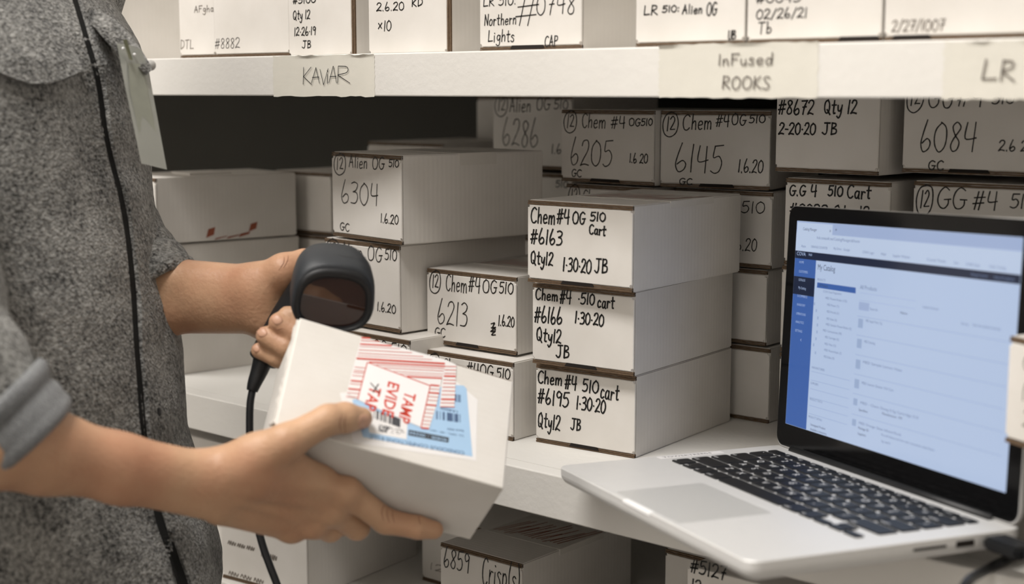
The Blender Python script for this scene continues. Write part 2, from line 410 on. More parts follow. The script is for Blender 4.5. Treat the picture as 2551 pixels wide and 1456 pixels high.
# ------------------------------------------------------------------ boxes
BODY_CACHE = {}
def mailer(label, corner, yaw, W, H, D, texts=(), pen_w=0.07, ink=None, anchor='BL', edges='tb', notch=False, tape=None, group=None, cat='box', sub='mailer_box'):
    """white mailer box; corner = front bottom-left (or -right) corner in cm, yaw in degrees"""
    c, s = cos(radians(yaw)), sin(radians(yaw))
    ex = np.array([c, s, 0]); ey = np.array([-s, c, 0])
    p = np.array(corner, float)
    if anchor == 'BR': p = p - ex * W
    base = p + ex * W / 2 + ey * D / 2
    root = empty(sub, M(base), radians(yaw), label, cat, group)
    w2, d2, h = W / 200, D / 200, H / 100
    key = (round(W, 2), round(H, 2), round(D, 2), edges)
    if key not in BODY_CACHE:
        t = 0.0016
        bm = bmesh.new()
        y0 = -d2 + t
        x1 = w2 if edges != 'r' else w2 - 0.0002
        bbox(bm, -w2, x1, y0, d2, 0, h)
        bmesh.ops.bevel(bm, geom=bm.edges[:], offset=0.0011, segments=2, affect='EDGES')
        body = bpy.data.meshes.new('body'); bm.to_mesh(body); bm.free(); body.materials.append(white_card)
        e = 0.0046
        bm = bmesh.new()
        if edges == 'tb': bbox(bm, -w2, w2, -d2, -d2 + t, e * 0.9, h - e)
        else: bbox(bm, -w2, w2 - e, -d2, -d2 + t, 0.0006, h)
        bmesh.ops.bevel(bm, geom=[q for q in bm.edges if abs(q.verts[0].co.y - q.verts[1].co.y) > 1e-5], offset=0.0022, segments=3, affect='EDGES')
        bmesh.ops.bevel(bm, geom=[q for q in bm.edges if q.verts[0].co.y < -d2 + 1e-6 and q.verts[1].co.y < -d2 + 1e-6], offset=0.0006, segments=1, affect='EDGES')
        front = bpy.data.meshes.new('front_panel'); bm.to_mesh(front); bm.free(); front.materials.append(white_card)
        strips = []
        if edges == 'tb': spans = [('lid_edge', h - e + 0.0004, h - 0.0004), ('base_edge', 0.0003, e * 0.9 - 0.0004)]
        else: spans = [('lid_edge', w2 - e + 0.0004, w2)]
        rng = random.Random(zlib.crc32(repr(key).encode()))
        for nm, a, b2 in spans:                       # two wavy layers of raw corrugated edge
            verts, faces = [], []
            for lay in range(2):
                q0 = a + (b2 - a) * (0.02 + 0.52 * lay); q1 = q0 + (b2 - a) * 0.42
                n = 24; L = w2 if edges == 'tb' else h / 2
                for i in range(n + 1):
                    f = -L + 2 * L * i / n
                    wob = rng.uniform(-1, 1) * 0.00018
                    for yy, zz in ((-d2 + 0.0002 + 0.0004 * lay, q0 + wob), (-d2 + 0.0002 + 0.0004 * lay, q1 + wob), (-d2 + t + 0.001, q1), (-d2 + t + 0.001, q0)):
                        verts.append((f, yy, zz) if edges == 'tb' else (zz, yy, f + h / 2))
                o0 = lay * (n + 1) * 4
                for i in range(n):
                    for k in range(4):
                        k2 = (k + 1) % 4
                        faces.append((o0 + i * 4 + k, o0 + i * 4 + k2, o0 + i * 4 + 4 + k2, o0 + i * 4 + 4 + k))
            me = bpy.data.meshes.new(nm); me.from_pydata(verts, [], faces); me.materials.append(brown_card)
            strips.append((nm, me))
        BODY_CACHE[key] = (body, front, strips)
    body, front, strips = BODY_CACHE[key]
    link_mesh('body', body, None, root); link_mesh('front_panel', front, None, root)
    for nm, me in strips:
        link_mesh(nm, me, None, root)['label'] = 'raw brown corrugated cardboard edge'
    if notch:
        bm = bmesh.new(); n0, n1 = (notch if isinstance(notch, tuple) else (0.33, 0.62))
        xa, xb = -w2 + n0 * 2 * w2, -w2 + n1 * 2 * w2
        vs = [bm.verts.new(q) for q in ((xa - .001, -d2 - .0002, .0015), (xb + .001, -d2 - .0002, .0015), (xb - .001, -d2 - .0002, .0046), (xa + .001, -d2 - .0002, .0046),
                                       (xa - .001, -d2 + .001, .0015), (xb + .001, -d2 + .001, .0015), (xb - .001, -d2 + .001, .0046), (xa + .001, -d2 + .001, .0046))]
        for q in ((0, 1, 2, 3), (7, 6, 5, 4), (0, 4, 5, 1), (1, 5, 6, 2), (2, 6, 7, 3), (3, 7, 4, 0)): bm.faces.new([vs[i] for i in q])
        obj_bm('tuck_slot', bm, dark_card, root)['label'] = 'dark tuck slot in the front panel'
    if texts:
        rng = random.Random(zlib.crc32(label.encode()))
        items = []
        for it in texts:
            if it[0] == 'px':                          # where the word stands on this face
                _, tx, xa, xb, ya, yb = it[:6]
                def face(x, y):
                    r = ray(x, y); k = (p @ ey) / (r @ ey); q = r * k - p
                    return q @ ex, H - q[2]
                xm, ym = (xa + xb) / 2, (ya + yb) / 2
                u0, u1 = face(xa, ym)[0], face(xb, ym)[0]
                vt, vb = face(xm, ya)[1], face(xm, yb)[1]
                items.append((tx, u0 / 100, u1 / 100, vt / 100, vb / 100))
            else:
                tx, u0, u1, v0, v1 = it[:5]
                items.append((tx, u0 * W / 100, u1 * W / 100, v0 * h, v1 * h, *(it[5:6])))
        items = [(a, max(b2, 0.001), min(c2, W / 100 - 0.001), *r) for a, b2, c2, *r in items if b2 < W / 100]
        writing_mesh('handwriting', items, lambda u, v: (-w2 + u, -d2 - 0.00025, h - v), pen_w / 100, ink or pen, root, rng)['label'] = 'handwritten marker lettering'
    if tape == 'clear':
        boxmesh('packing_tape', -w2 - .0004, w2 + .0004, -.02, .028, h - .012, h + .0003, clear_tape, root)
    if tape in ('red', 'dull'):
        tp = boxmesh('tamper_tape', -w2 * 0.80, w2 + .0003, -d2 * .35, d2 * .45, h - .006, h + .0003, clear_tape, root)
        bm = bmesh.new(); rng = random.Random(3)
        for i in range(16):
            x = -w2 * .75 + i * w2 * .1; y = -d2 * .30 + rng.random() * .01
            L = d2 * rng.uniform(.3, .7)
            q = [(x, y, h + .0005), (x + .0016, y, h + .0005), (x + .0126, y + L, h + .0005), (x + .011, y + L, h + .0005)]
            bm.faces.new([bm.verts.new(v) for v in q])
        obj_bm('red_stripes', bm, stripe_dull, tp)['kind'] = 'stuff'
    return root

T = lambda *a: ('px',) + a
# ---- front stack of three
mailer('white box marked 6195, bottom of the front stack of three beside the laptop', (-75.4, 103.5, Z_MID), 5, 10.9, 7.6, 18.6,
       [('Chem', .02, .27, .09, .24), ('#4', .30, .42, .10, .27), ('510', .48, .64, .12, .27), ('cart', .66, .84, .14, .32),
        ('#6195', .02, .34, .32, .50), ('1~30~20', .42, .71, .34, .50), ('Qty12', .02, .25, .62, .80), ('JB', .36, .46, .63, .77)], .155, marker, 'BR', notch=(.36, .64))
mailer('white box marked 6166, middle of the front stack of three', (-74.9, 102.5, Z_MID + 7.8), 5, 11.0, 7.6, 18.8,
       [('Chem', .03, .255, .07, .20), ('#4', .28, .39, .06, .22), ('~510', .46, .62, .07, .20), ('cart', .65, .81, .08, .22),
        ('#6166', .02, .30, .29, .48), ('1~30~20', .43, .71, .30, .44), ('Qty12', .04, .29, .55, .71), ('JB', .24, .37, .73, .88)], .155, marker, 'BR', notch=(.34, .64))
mailer('white box marked 6163, top of the front stack of three, tape on its lid', (-74.0, 100.9, Z_MID + 15.6), 2.5, 11.5, 7.6, 18.8,
       [('Chem', .03, .27, .09, .27), ('#4', .29, .41, .09, .26), ('OG', .44, .56, .11, .25), ('510', .61, .75, .10, .20),
        ('#6163', .03, .34, .35, .52), ('Cart', .60, .755, .25, .36), ('Qty12', .03, .25, .62, .77), ('1~30~20', .35, .62, .66, .82), ('JB', .65, .77, .64, .80)], .155, marker, 'BR', notch=(.34, .64), tape='red')
# ---- column behind the front stack
r3 = onz(1903, 675, Z_MID + 15.6); r2 = onz(1898, 866, Z_MID + 7.8); r1 = onz(1897, 1062, Z_MID)
g = 'boxes right behind the front stack'
mailer('white box behind the front stack at shelf level', (r1[0], r1[1] + 1.2, Z_MID), 1, 11.6, 7.6, 18, anchor='BR', group=g)
mailer('white box behind the front stack, second from the shelf', (r2[0], r2[1] + .6, Z_MID + 7.8), 1, 11.6, 7.6, 18, anchor='BR', group=g)
mailer('white box behind the front stack whose visible strip shows the end of a number', (r3[0], r3[1] + 1.2, Z_MID + 15.6), 0, 11.6, 7.6, 18,
       [('510', .70, .93, .13, .28), ('1.6.20', .60, .86, .62, .78)], .11, pen, 'BR', group=g)
mailer('white box marked 6145 with a thick letter C, under the upper shelf', (-84.9, 120.4, Z_MID + 23.4), 12, 11.5, 7.7, 16,
       [('@', .01, .16, .05, .31), ('C', .20, .27, .05, .25), ('hem', .285, .47, .05, .24), ('#4', .51, .63, .05, .20), ('OG', .65, .78, .04, .18), ('510', .81, .95, .05, .15),
        ('6145', .13, .57, .45, .80), ('1.6.20', .72, .94, .62, .78), ('GC', .18, .30, .88, .96)], .12, pen, notch=(.37, .68))
# ---- 6205 column
g = 'boxes under the one marked 6205'
for k in range(2):
    mailer(('white box at shelf level under the one marked 6205', 'white box second from the shelf under the one marked 6205')[k], (-98.0, 121.6, Z_MID + 7.8 * k), -1, 11.6, 7.6, 18, group=g)
mailer('white box just under the one marked 6205, a circled number peeking out', (-97.6, 121.0, Z_MID + 15.6), -2, 11.6, 7.6, 18,
       [('@', .02, .16, .05, .32), ('Chem', .2, .45, .08, .28)], .12, pen, group=g)
mailer('white box marked 6205, high in the shelf left of the one marked 6145', (-97.4, 119.9, Z_MID + 23.5), -2, 12.3, 7.6, 17.5,
       [('@', .02, .17, .05, .30), ('Chem', .23, .49, .06, .25), ('#4', .55, .70, .09, .25), ('OG', .74, .86, .11, .21), ('510', .87, .985, .11, .20),
        ('6205', .10, .56, .42, .77), ('1.6 20', .75, .94, .58, .70), ('GC', .12, .23, .83, .93)], .12, pen, notch=(.33, .64))
# ---- 6286 column at the back
g = 'boxes at the back under the one marked 6286'
for k in range(2):
    mailer(('white box at shelf level deep in the shelf under the one marked 6286', 'white box second from the shelf deep under the one marked 6286')[k], (-117.2, 131.6, Z_MID + 7.9 * k), 0, 11.6, 7.7, 17, group=g)
mailer('white box deep in the shelf just under the one marked 6286', (-117.0, 131.0, Z_MID + 15.8), 0, 12.2, 7.6, 17, [('510', .80, .95, .10, .2)], .12, pen, group=g)
mailer('white box marked 6286, deep in the shelf left of the one marked 6205', (-116.9, 130.8, Z_MID + 23.9), 0, 12.2, 8.6, 17,
       [('@', .02, .19, .02, .27), ('Alien', .22, .49, .03, .22), ('OG', .56, .73, .03, .20), ('510', .78, .95, .06, .18),
        ('6286', .12, .58, .34, .70), ('1.6:', .75, .90, .66, .78)], .12, pen)
# ---- deep dark boxes
g = 'boxes in the dark at the back of the middle shelf'
for k in range(2):
    mailer(('white box at shelf level in the dark behind the one marked 6304', 'second white box up in the dark behind the one marked 6304')[k], (-139.0, 131.5, Z_MID + 8.9 * k), 0, 13.2, 8.8, 18, group=g)
mailer('white box with a dark lid edge peeking over the one marked 6304', (-138.9, 130.8, Z_MID + 17.8), 0, 13.6, 8.7, 18, [('_____', .18, .95, .09, .20)], .14, pen, group=g)
kx = ray(1180, 320); kx = kx * (149.4 / kx[1])
for k in range(4):
    mailer(('bottom', 'second', 'third', 'topmost')[k] + ' box of the shadowed stack left of the one marked 6286', (kx[0] + .2 * k, 149.4, Z_MID + 8.1 * k), 0, 12.4, 8.0, 8.2, [('8*', .55, .95, .1, .6)] if k == 3 else (), .25, pen, group=g)
# ---- 6304 column
a1 = onz(1022, 850, Z_MID + 8.8)
mailer('white box at shelf level under the two circled boxes left of the one marked 6213', (a1[0] - .2, a1[1], Z_MID), -2, 12, 8.8, 18,
       [('@', .02, .20, .04, .25), ('Alien OG', .25, .72, .05, .22), ('510', .78, .97, .06, .20)], .12, pen, 'BR')
mailer('white box marked with a circled number, half hidden behind the scanner', (-102.0, 100.1, Z_MID + 9.0), -4, 12, 8.8, 18,
       [('@', .02, .20, .03, .24), ('Alien', .24, .52, .04, .20), ('OG', .59, .78, .04, .21), ('510', .82, .97, .05, .17), ('1.6.20', .71, .95, .68, .78), ('GC', .11, .25, .83, .93)], .12, pen, 'BR')
mailer('white box marked 6304, above the scanner, clear tape over its lid', (-113.0, 101.3, Z_MID + 18.0), -9, 12.3, 8.8, 18.4,
       [('@', .025, .21, .04, .24), ('Alien', .26, .53, .03, .17), ('OG', .60, .77, .03, .17), ('510', .835, .97, .05, .13),
        ('6304', .13, .68, .34, .59), ('1.6.20', .71, .955, .67, .77), ('GC', .11, .25, .83, .92)], .12, pen, tape='clear')
# ---- 6213 pair
mailer('white box with cut-off lettering under the one marked 6213, behind the held box', (-99.2, 101.0, Z_MID), 1, 11.2, 7.6, 18,
       [('@', .02, .16, .06, .3), ('Cham', .2, .45, .08, .25), ('#4OG', .48, .78, .08, .24), ('510', .82, .97, .09, .22)], .12, pen)
mailer('white box marked 6213 with a scribble beside the date', (-101.2, 103.2, Z_MID + 7.8), 1, 11.7, 7.6, 18,
       [('@', .025, .16, .05, .30), ('Chem', .22, .46, .06, .27), ('#4', .48, .61, .05, .25), ('OG', .635, .79, .07, .24), ('510', .82, .97, .08, .22),
        ('6213', .12, .46, .41, .72), ('GC', .09, .21, .78, .90), ('*', .71, .79, .62, .79), ('1.6.20', .81, .98, .51, .64)], .12, pen, notch=(.34, .58), tape='dull')
# ---- left columns behind the forearm
mailer('white box turned sideways at shelf level under the far forearm', (-138.7, 98.9, Z_MID), -8, 18, 7.6, 11.6, anchor='BR')
mailer('white box behind the far forearm, second from the shelf', (-138.6, 97.7, Z_MID + 7.8), -10, 11.4, 7.6, 18.4, anchor='BR')
lt = mailer('white box with red tape on its side, topmost above the far forearm', (-138.5, 97.3, Z_MID + 15.6), -10, 11.4, 7.6, 18.4, anchor='BR')
bm = bmesh.new()                                       # torn red tape along the lower edge of its long side
for y0, y1, z0, z1 in ((-.030, -.020, .004, .016), (.026, .036, .008, .019), (-.020, -.004, .0008, .005), (-.004, .012, .001, .0055), (.012, .026, .002, .008)):
    vs = [bm.verts.new(q) for q in ((.0573, y0, z0), (.0573, y1, z0 + .003), (.0573, y1 + .002, z1), (.0573, y0 + .003, z1 - .002))]
    bm.faces.new(vs)
obj_bm('tamper_tape', bm, stripe_dull, lt)['label'] = 'torn red tape along the lower edge'
boxmesh('lid_tab', -.02, .03, -.035, .02, .0755, .0785, white_card, lt, .001)
g = 'boxes in the narrow gap left of the one marked 6304'
for k in range(3):
    mailer(('lowest', 'middle', 'topmost')[k] + ' white box in the shaded gap left of the one marked 6304', ((-137.9, -141.4, -141.6)[k], (111.8, 117.4, 117.2)[k], Z_MID + 7.8 * k), 0, 10.6, 7.6, 18, group=g)
# ---- right columns behind the laptop
g = 'boxes hidden behind the laptop screen'
for k in range(2):
    mailer(('white box at shelf level behind the left edge of the laptop screen', 'second white box up behind the left edge of the laptop screen')[k], (-70.0, 119.4, Z_MID + 8.4 * k), -1, 10.9, 8.3, 18, group=g)
gg = onz(1957, 440, Z_MID + 25.1)
mailer('white box peeking out over the top left corner of the laptop screen', (-69.6, 119.0, Z_MID + 16.8), -2, 10.8, 8.2, 18,
       [('G.G', .04, .20, .08, .20), ('4', .25, .31, .07, .20), ('510', .42, .56, .07, .18), ('Cart', .60, .82, .05, .19), ('#8922', .05, .42, .29, .42), ('Qty 12', .48, .81, .28, .42)], .155, marker, group=g)
mailer('white box marked 8672, hanging over the box behind the laptop corner', (-70.3, 118.2, Z_MID + 25.6), -3, 10.7, 7.9, 17,
       [('Chem', .1, .4, .0, .055), ('#8672', .02, .37, .17, .33), ('Qty 12', .475, .785, .16, .31), ('2-20~20', .03, .395, .43, .56), ('JB', .46, .60, .42, .55)], .155, marker)
for k in range(2):
    mailer(('white box at shelf level behind the right half of the laptop screen', 'second white box up behind the right half of the laptop screen')[k], (-57.4, 119.8, Z_MID + 8.4 * k), 1, 12.4, 8.3, 18, group=g)
mailer('white box just under the one marked 6084, above the laptop screen', (-57.1, 119.7, Z_MID + 16.8), 1, 12.6, 8.4, 18,
       [('@', .015, .14, .07, .33), ('GG', .17, .38, .06, .28), ('#4', .43, .60, .08, .27), ('510', .69, .85, .09, .23), ('6084', .12, .5, .45, .75)], .12, pen)
mailer('white box marked 6084, under the upper shelf at the far right', (-58.1, 119.3, Z_MID + 25.9), 2, 12.6, 7.9, 17,
       [('@', .01, .135, .04, .30), ('GG', .17, .35, .05, .28), ('#4', .38, .56, .05, .26), ('510', .62, .77, .12, .23),
        ('6084', .12, .52, .44, .76), ('2.6 20', .68, .92, .62, .73), ('GC', .19, .30, .86, .96)], .12, pen, notch=(.34, .62))
v1 = at(2541, 1200, 98.3)
mailer('white box standing at the right end of the laptop under the marked one', (v1[0] + .5, 95.4, Z_MID), -22, 11, 9.2, 16)
v2 = at(2509, 1105, 98.0)
mailer('blurred white box at the right frame edge, in front of the laptop screen', (v2[0] - .35, 94.6, Z_MID + 9.3), -25, 11, 7.4, 16,
       [('Chem', .12, .6, .14, .30), ('12', .12, .3, .40, .56), ('2', .14, .26, .64, .80)], .10, faint_ink)
# ---- upper shelf
YU = 96.8
def upper(label, x, W, H, texts, dy=0, **k):
    return mailer(label, (x, YU + dy, Z_UP), 0, W, H, 18, texts, **k)
upper('white box at the far left end of the upper shelf behind the shoulder', -155.0, 11, 9, [])
upper('narrow white box with blurred lettering, left end of the upper shelf', -133.1, 6.2, 9.5, [T('AFgha', 484, 532, 14, 30), T('DTL', 448, 482, 100, 122)], .6, pen_w=.09, ink=faint_ink)
upper('white box marked 8882 on the upper shelf beside the shoulder', -126.6, 12.2, 9.5, [T('#8882', 535, 597, 95, 120)], .3, pen_w=.07)
upper('white box dated 12-26-19 on the upper shelf over the first tape label', -114.1, 9.7, 10.6,
      [T('#5100', 730, 786, -8, 8), T('Qty 12', 730, 772, 26, 48), T('12~26~19', 733, 786, 68, 88), T('JB', 752, 774, 102, 120)], 0, pen_w=.11, ink=marker, edges='r')
upper('white box dated 2.6.20 reading x10 on the upper shelf', -102.0, 10.7, 10.6,
      [T('2.6.20', 938, 1006, 6, 26), T('KD', 1026, 1052, -2, 16), T('x', 942, 952, 48, 72), T('10', 956, 974, 52, 77)], -.4, pen_w=.10, ink=marker, edges='r')
upper('white box with a large 0748 on the upper shelf', -87.7, 11.5, 8.5,
      [T('LR 510:', 1204, 1285, -10, 14), T('Northern', 1207, 1286, 36, 62), T('Lights', 1216, 1281, 76, 104), T('#', 1285, 1338, -10, 62), T('0748', 1336, 1432, -14, 36), T('CAP', 1357, 1388, 90, 116)], -.4, pen_w=.10, ink=marker, notch=(.32, .64))
upper('white box on the upper shelf just left of the wide tape label', -70.6, 10.3, 8.5,
      [T('LR', 1604, 1638, 14, 37), T('510:', 1650, 1692, 14, 30), T('Alien', 1700, 1750, 12, 34), T('OG', 1760, 1785, 6, 38), T('UB', 1814, 1832, 76, 98)], -.4, pen_w=.11, ink=marker)
upper('white box dated 02/26/21 on the upper shelf', -60.1, 11.2, 8.5, [T('#0045', 1885, 1995, -14, 6), T('02/26/21', 1884, 2010, 22, 46), T('Tb', 1888, 1922, 56, 84)], -.4, pen_w=.10, ink=marker, notch=(.70, .98))
upper('white box with faint grey lettering, right end of the upper shelf', -48.7, 11.6, 8.5, [T('2/27/1007', 2222, 2352, 50, 78)], -.4, pen_w=.10, ink=faint_ink, notch=(.06, .30))
# ---- lowest visible shelf
m0 = onz(548, 1440, Z_LOW)
mailer('white box with blurred print below the near wrist, lowest visible shelf', (m0[0] + .2, max(m0[1], 95.2), Z_LOW), 6, 12.8, 9.6, 18.5, [('___', .08, .40, .50, .59), ('__', .48, .66, .52, .64), ('___', .08, .5, .86, .95)], .13, faint_ink)
n0 = onz(1052, 1446, Z_LOW)
mailer('white box between the blurred box and the one marked 6859', (n0[0], n0[1], Z_LOW), 1, 11.0, 7.6, 18, [('12', .1, .3, .7, .8)], .09, faint_ink)
c0 = onz(1097, 1352, Z_LOW + 7.7)
mailer('white box marked 6859 under the held box, taped lid', (c0[0], c0[1], Z_LOW), 1, 10.8, 7.7, 18.5,
       [('6859', .04, .36, .06, .32), ('Crisp(s)', .52, .97, .03, .40), ('Pack', .52, .9, .5, .74)], .13, marker, tape='dull')
h0 = ray(1712, 1430); h0 = h0 * (99.0 / h0[1])
mailer('white box marked 5127 under the laptop', (h0[0], 99.0, Z_LOW), 0, 10.6, 13.5, 18, [T('#5127', 1720, 1808, 1402, 1436), T('Cart', 1872, 1935, 1392, 1427), T('12', 1722, 1745, 1446, 1475)], pen_w=.15, ink=marker, edges='r')
mailer('white box behind, between the ones marked 6859 and 5127', (h0[0] - 12, 113, Z_LOW), 0, 10.8, 9, 18)
mailer('white box with red tape on its lid, lowest visible shelf beside the shirt hem', (m0[0] - .8, 97.5, Z_LOW), 0, 11, 14.4, 18, [], anchor='BR', edges='r', tape='dull')

# ---- tape labels on the upper shelf edge
def tape_label(label, x0, x1, y0, y1, texts, pen_w, ink, rag=1.0):
    def f(x, y):
        r = ray(x, y); q = r * (Y_F / r[1]); return q
    c = [f(x0, y0), f(x1, y0), f(x1, y1), f(x0, y1)]
    org = np.array(c[3]); W = c[1][0] - c[0][0]; H = c[0][2] - c[3][2]
    root = empty('tape_label', M((org[0], Y_F, org[2])), 0, label, 'label', 'tape labels on the upper shelf edge')
    rng = random.Random(x0); n = 22; verts, faces = [], []
    for j in range(n + 1):
        for i in range(n + 1):
            u = i / n * W; v = j / n * H
            if i in (0, n): u += rng.uniform(-.10, .10) * rag
            if j in (0, n): v += rng.uniform(-.07, .07) * rag
            lift = 0.02 + 0.03 * abs(sin(i * .9)) * (j / n) ** 6 + (0.16 * max(0, sin(i * .55 + x0)) if j == n else 0)
            verts.append((u / 100, -lift / 100, v / 100))
    for j in range(n):
        for i in range(n):
            a = j * (n + 1) + i; faces.append((a, a + 1, a + n + 2, a + n + 1))
    from_py('tape', verts, faces, tape_mat, root, True)
    items = []
    for tx, xa, xb, ya, yb in texts:
        xm, ym = (xa + xb) / 2, (ya + yb) / 2
        items.append((tx, (f(xa, ym)[0] - org[0]) / 100, (f(xb, ym)[0] - org[0]) / 100, (c[0][2] - f(xm, ya)[2]) / 100, (c[0][2] - f(xm, yb)[2]) / 100))
    writing_mesh('handwriting', items, lambda u, v: (u, -.0011, H / 100 - v), pen_w / 100, ink, root, rng)
tape_label('masking tape label reading KAVIAR on the upper shelf edge', 682, 936, 141, 240, [('K', 754, 778, 168, 210), ('A', 776, 800, 170, 208), ('V', 797, 818, 172, 210), ('i', 812, 822, 168, 208), ('A', 820, 842, 166, 206), ('R', 838, 874, 166, 208)], .07, marker)
tape_label('wide masking tape label in two lines on the upper shelf edge', 1641, 2038, 113, 243, [('InFused', 1790, 1926, 134, 162), ('ROOKS', 1800, 1918, 190, 221)], .10, faint_ink)
tape_label('masking tape label reading LR at the right end of the shelf edge', 2347, 2600, 105, 247, [('LR', 2447, 2528, 150, 200)], .13, faint_ink)

# ------------------------------------------------------------------ laptop
def frame(o3, ex, ey, ez):
    """4x4 placing a cm-local frame in the room (axes unit vectors, origin in cm)"""
    m4 = Matrix.Identity(4)
    for i, a in enumerate((ex, ey, ez)):
        for j in range(3): m4[j][i] = a[j]
    p = M(o3)
    for j in range(3): m4[j][3] = p[j]
    return m4
yw, tx, pt, LID = -0.483, 0.043, -0.006, 1.628
lex = np.array([cos(yw) * cos(tx), sin(yw) * cos(tx), sin(tx)]); ley0 = np.array([-sin(yw), cos(yw), 0.0]); ln0 = np.cross(lex, ley0)
ley = ley0 * cos(pt) + ln0 * sin(pt); lnz = np.cross(lex, ley)
LO = np.array([-74.78, 91.65, -31.27])
laptop = empty('laptop', (0, 0, 0), 0, 'open silver laptop with black keys overhanging the middle shelf, catalog page on screen', 'laptop')
lbase = LO - lnz * 1.6
laptop.matrix_world = frame(lbase, lex, ley, lnz)
C1 = 0.01
def rrect(x0, x1, y0, y1, r, n=6):
    pts = []
    for cx, cy, a0 in ((x1 - r, y0 + r, -90), (x1 - r, y1 - r, 0), (x0 + r, y1 - r, 90), (x0 + r, y0 + r, 180)):
        for k in range(n + 1):
            a = radians(a0 + 90 * k / n); pts.append((cx + r * cos(a), cy + r * sin(a)))
    return pts
def lofted(name, rings, mat, parent, smooth=True, capa=True, capb=True):
    verts, faces = [], []
    n = len(rings[0])
    for r in rings: verts += r
    for i in range(len(rings) - 1):
        for k in range(n):
            a = i * n + k; b2 = i * n + (k + 1) % n
            faces.append((a, b2, b2 + n, a + n))
    if capa: faces.append(tuple(range(n - 1, -1, -1)))
    if capb: faces.append(tuple((len(rings) - 1) * n + k for k in range(n)))
    return from_py(name, verts, faces, mat, parent, smooth)
def slab(name, x0, x1, y0, y1, r, levels, mat, parent, smooth=False):
    """levels: (inset, z)"""
    rings = [[(a * C1, b2 * C1, z * C1) for a, b2 in rrect(x0 + i, x1 - i, y0 + i, y1 - i, max(r - i, .05))] for i, z in levels]
    return lofted(name, rings, mat, parent, smooth)
TOP = 1.6
LW, LD = 31.4, 21.9
slab('base', 0, LW, 0, LD, 1.1, ((.9, .1), (.35, .35), (.05, .75), (0, 1.0), (0, TOP - .06), (.06, TOP)), alu, laptop)
for fx, fy in ((2.5, 2), (28.9, 2), (2.5, 19.9), (28.9, 19.9)):
    slab('rubber_foot', fx - .7, fx + .7, fy - .7, fy + .7, .65, ((0, 0), (0, .2)), black_plastic, laptop)
slab('trackpad', 10.45, 20.95, .45, 8.1, .35, ((0, TOP - .05), (0, TOP + .008)), pad_mat, laptop)
boxmesh('thumb_scoop', .128, .173, -.0006, .0045, (TOP - .32) * C1, (TOP + .012) * C1, plain('scoop_painted_glint', (.92, .92, .92, 1), .3, var=.01), laptop, .0006)['label'] = 'thumb notch in the front edge, its bright reflection painted white'  # near-white colour paints the reflection on the scoop
# keys
KEYS = {}
def key(x, y, wd, dp):
    k = (round(wd, 2), round(dp, 2))
    if k not in KEYS:
        rings = []
        for i, z in ((0, -.02), (0, .10), (.05, .13)):
            rings.append([(a * C1, b2 * C1, z * C1) for a, b2 in rrect(i, k[0] - i, i, k[1] - i, .18, 2)])
        verts, faces = [], []
        n = len(rings[0])
        for r in rings: verts += r
        for i in range(2):
            for q in range(n): faces.append((i * n + q, i * n + (q + 1) % n, (i + 1) * n + (q + 1) % n, (i + 1) * n + q))
        faces.append(tuple(2 * n + q for q in range(n)))
        me = bpy.data.meshes.new('key'); me.from_pydata(verts, [], faces); me.materials.append(key_mat); KEYS[k] = me
    o = link_mesh('key', KEYS[k], None, laptop); o.location = (x * C1, y * C1, TOP * C1)
PITCH_K, GAP = 1.872, .26
legend_items = []
kx0 = (LW - 14.5 * PITCH_K + GAP) / 2
rows = [(9.6, ['fn', 'ctrl', 'alt', ('cmd', 1.25), (' ', 5), ('cmd', 1.25), 'alt']),
        (11.48, [('shift', 2.25)] + list('ZXCVBNM,./') + [('shift', 2.25)]),
        (13.36, [('caps', 1.75)] + list('ASDFGHJKL;') + ["'", ('return', 1.75)]),
        (15.24, [('tab', 1.5)] + list('QWERTYUIOP[]') + ['\\']),
        (17.12, list('`1234567890-=') + [('delete', 1.5)])]
for y, ks in rows:
    x = kx0
    for k in ks:
        nm, u = k if isinstance(k, tuple) else (k, 1)
        wd = u * PITCH_K - GAP
        key(x, y, wd, 1.60)
        legend_items.append((nm, x + (.5 if len(nm) == 1 else .15), y + (.6 if len(nm) == 1 else .15), .7 if len(nm) == 1 else .34))
        x += u * PITCH_K
ax = kx0 + 11.5 * PITCH_K
key(ax, 9.6, PITCH_K - GAP, .74); key(ax + PITCH_K, 9.6, PITCH_K - GAP, .74); key(ax + 2 * PITCH_K, 9.6, PITCH_K - GAP, .74); key(ax + PITCH_K, 10.42, PITCH_K - GAP, .74)
for i in range(14):
    key(kx0 + i * (14.5 * PITCH_K) / 14, 19.0, 14.5 * PITCH_K / 14 - GAP, .88)
    if i: legend_items.append(('F%d' % i, kx0 + i * (14.5 * PITCH_K) / 14 + .5, 19.3, .34))
vv, ff = [], []
for s, x, y, sz in legend_items:
    if not s.strip(): continue
    v, f = font_mesh(s, sz * 1.25); b0 = len(vv)
    vv += [((a + x) * C1, (b2 + y) * C1, (TOP + .137) * C1) for a, b2, _ in v]; ff += [tuple(i + b0 for i in q) for q in f]
lg = from_py('key_legends', vv, ff, legend_mat, laptop); lg['kind'] = 'stuff'
slab('asset_sticker', .25, 1.15, 9.2, 15.4, .1, ((0, TOP), (0, TOP + .012)), paper, laptop)['label'] = 'narrow white sticker beside the keys'
v, f = font_mesh('TOWERTREE04', .62)
from_py('sticker_text', [((.92 - b2 * 1.0) * C1, (9.6 + a * 1.12) * C1, (TOP + .016) * C1) for a, b2, _ in v], f, dark_ink, laptop)['kind'] = 'stuff'
# ports on the right side
for nm, y0, y1, z0, z1 in (('card_slot', 12.6, 15.3, .92, 1.12), ('video_port', 16.1, 17.6, .80, 1.25)):
    boxmesh(nm, (LW - .2) * C1, (LW + .012) * C1, y0 * C1, y1 * C1, z0 * C1, z1 * C1, dark_card, laptop)
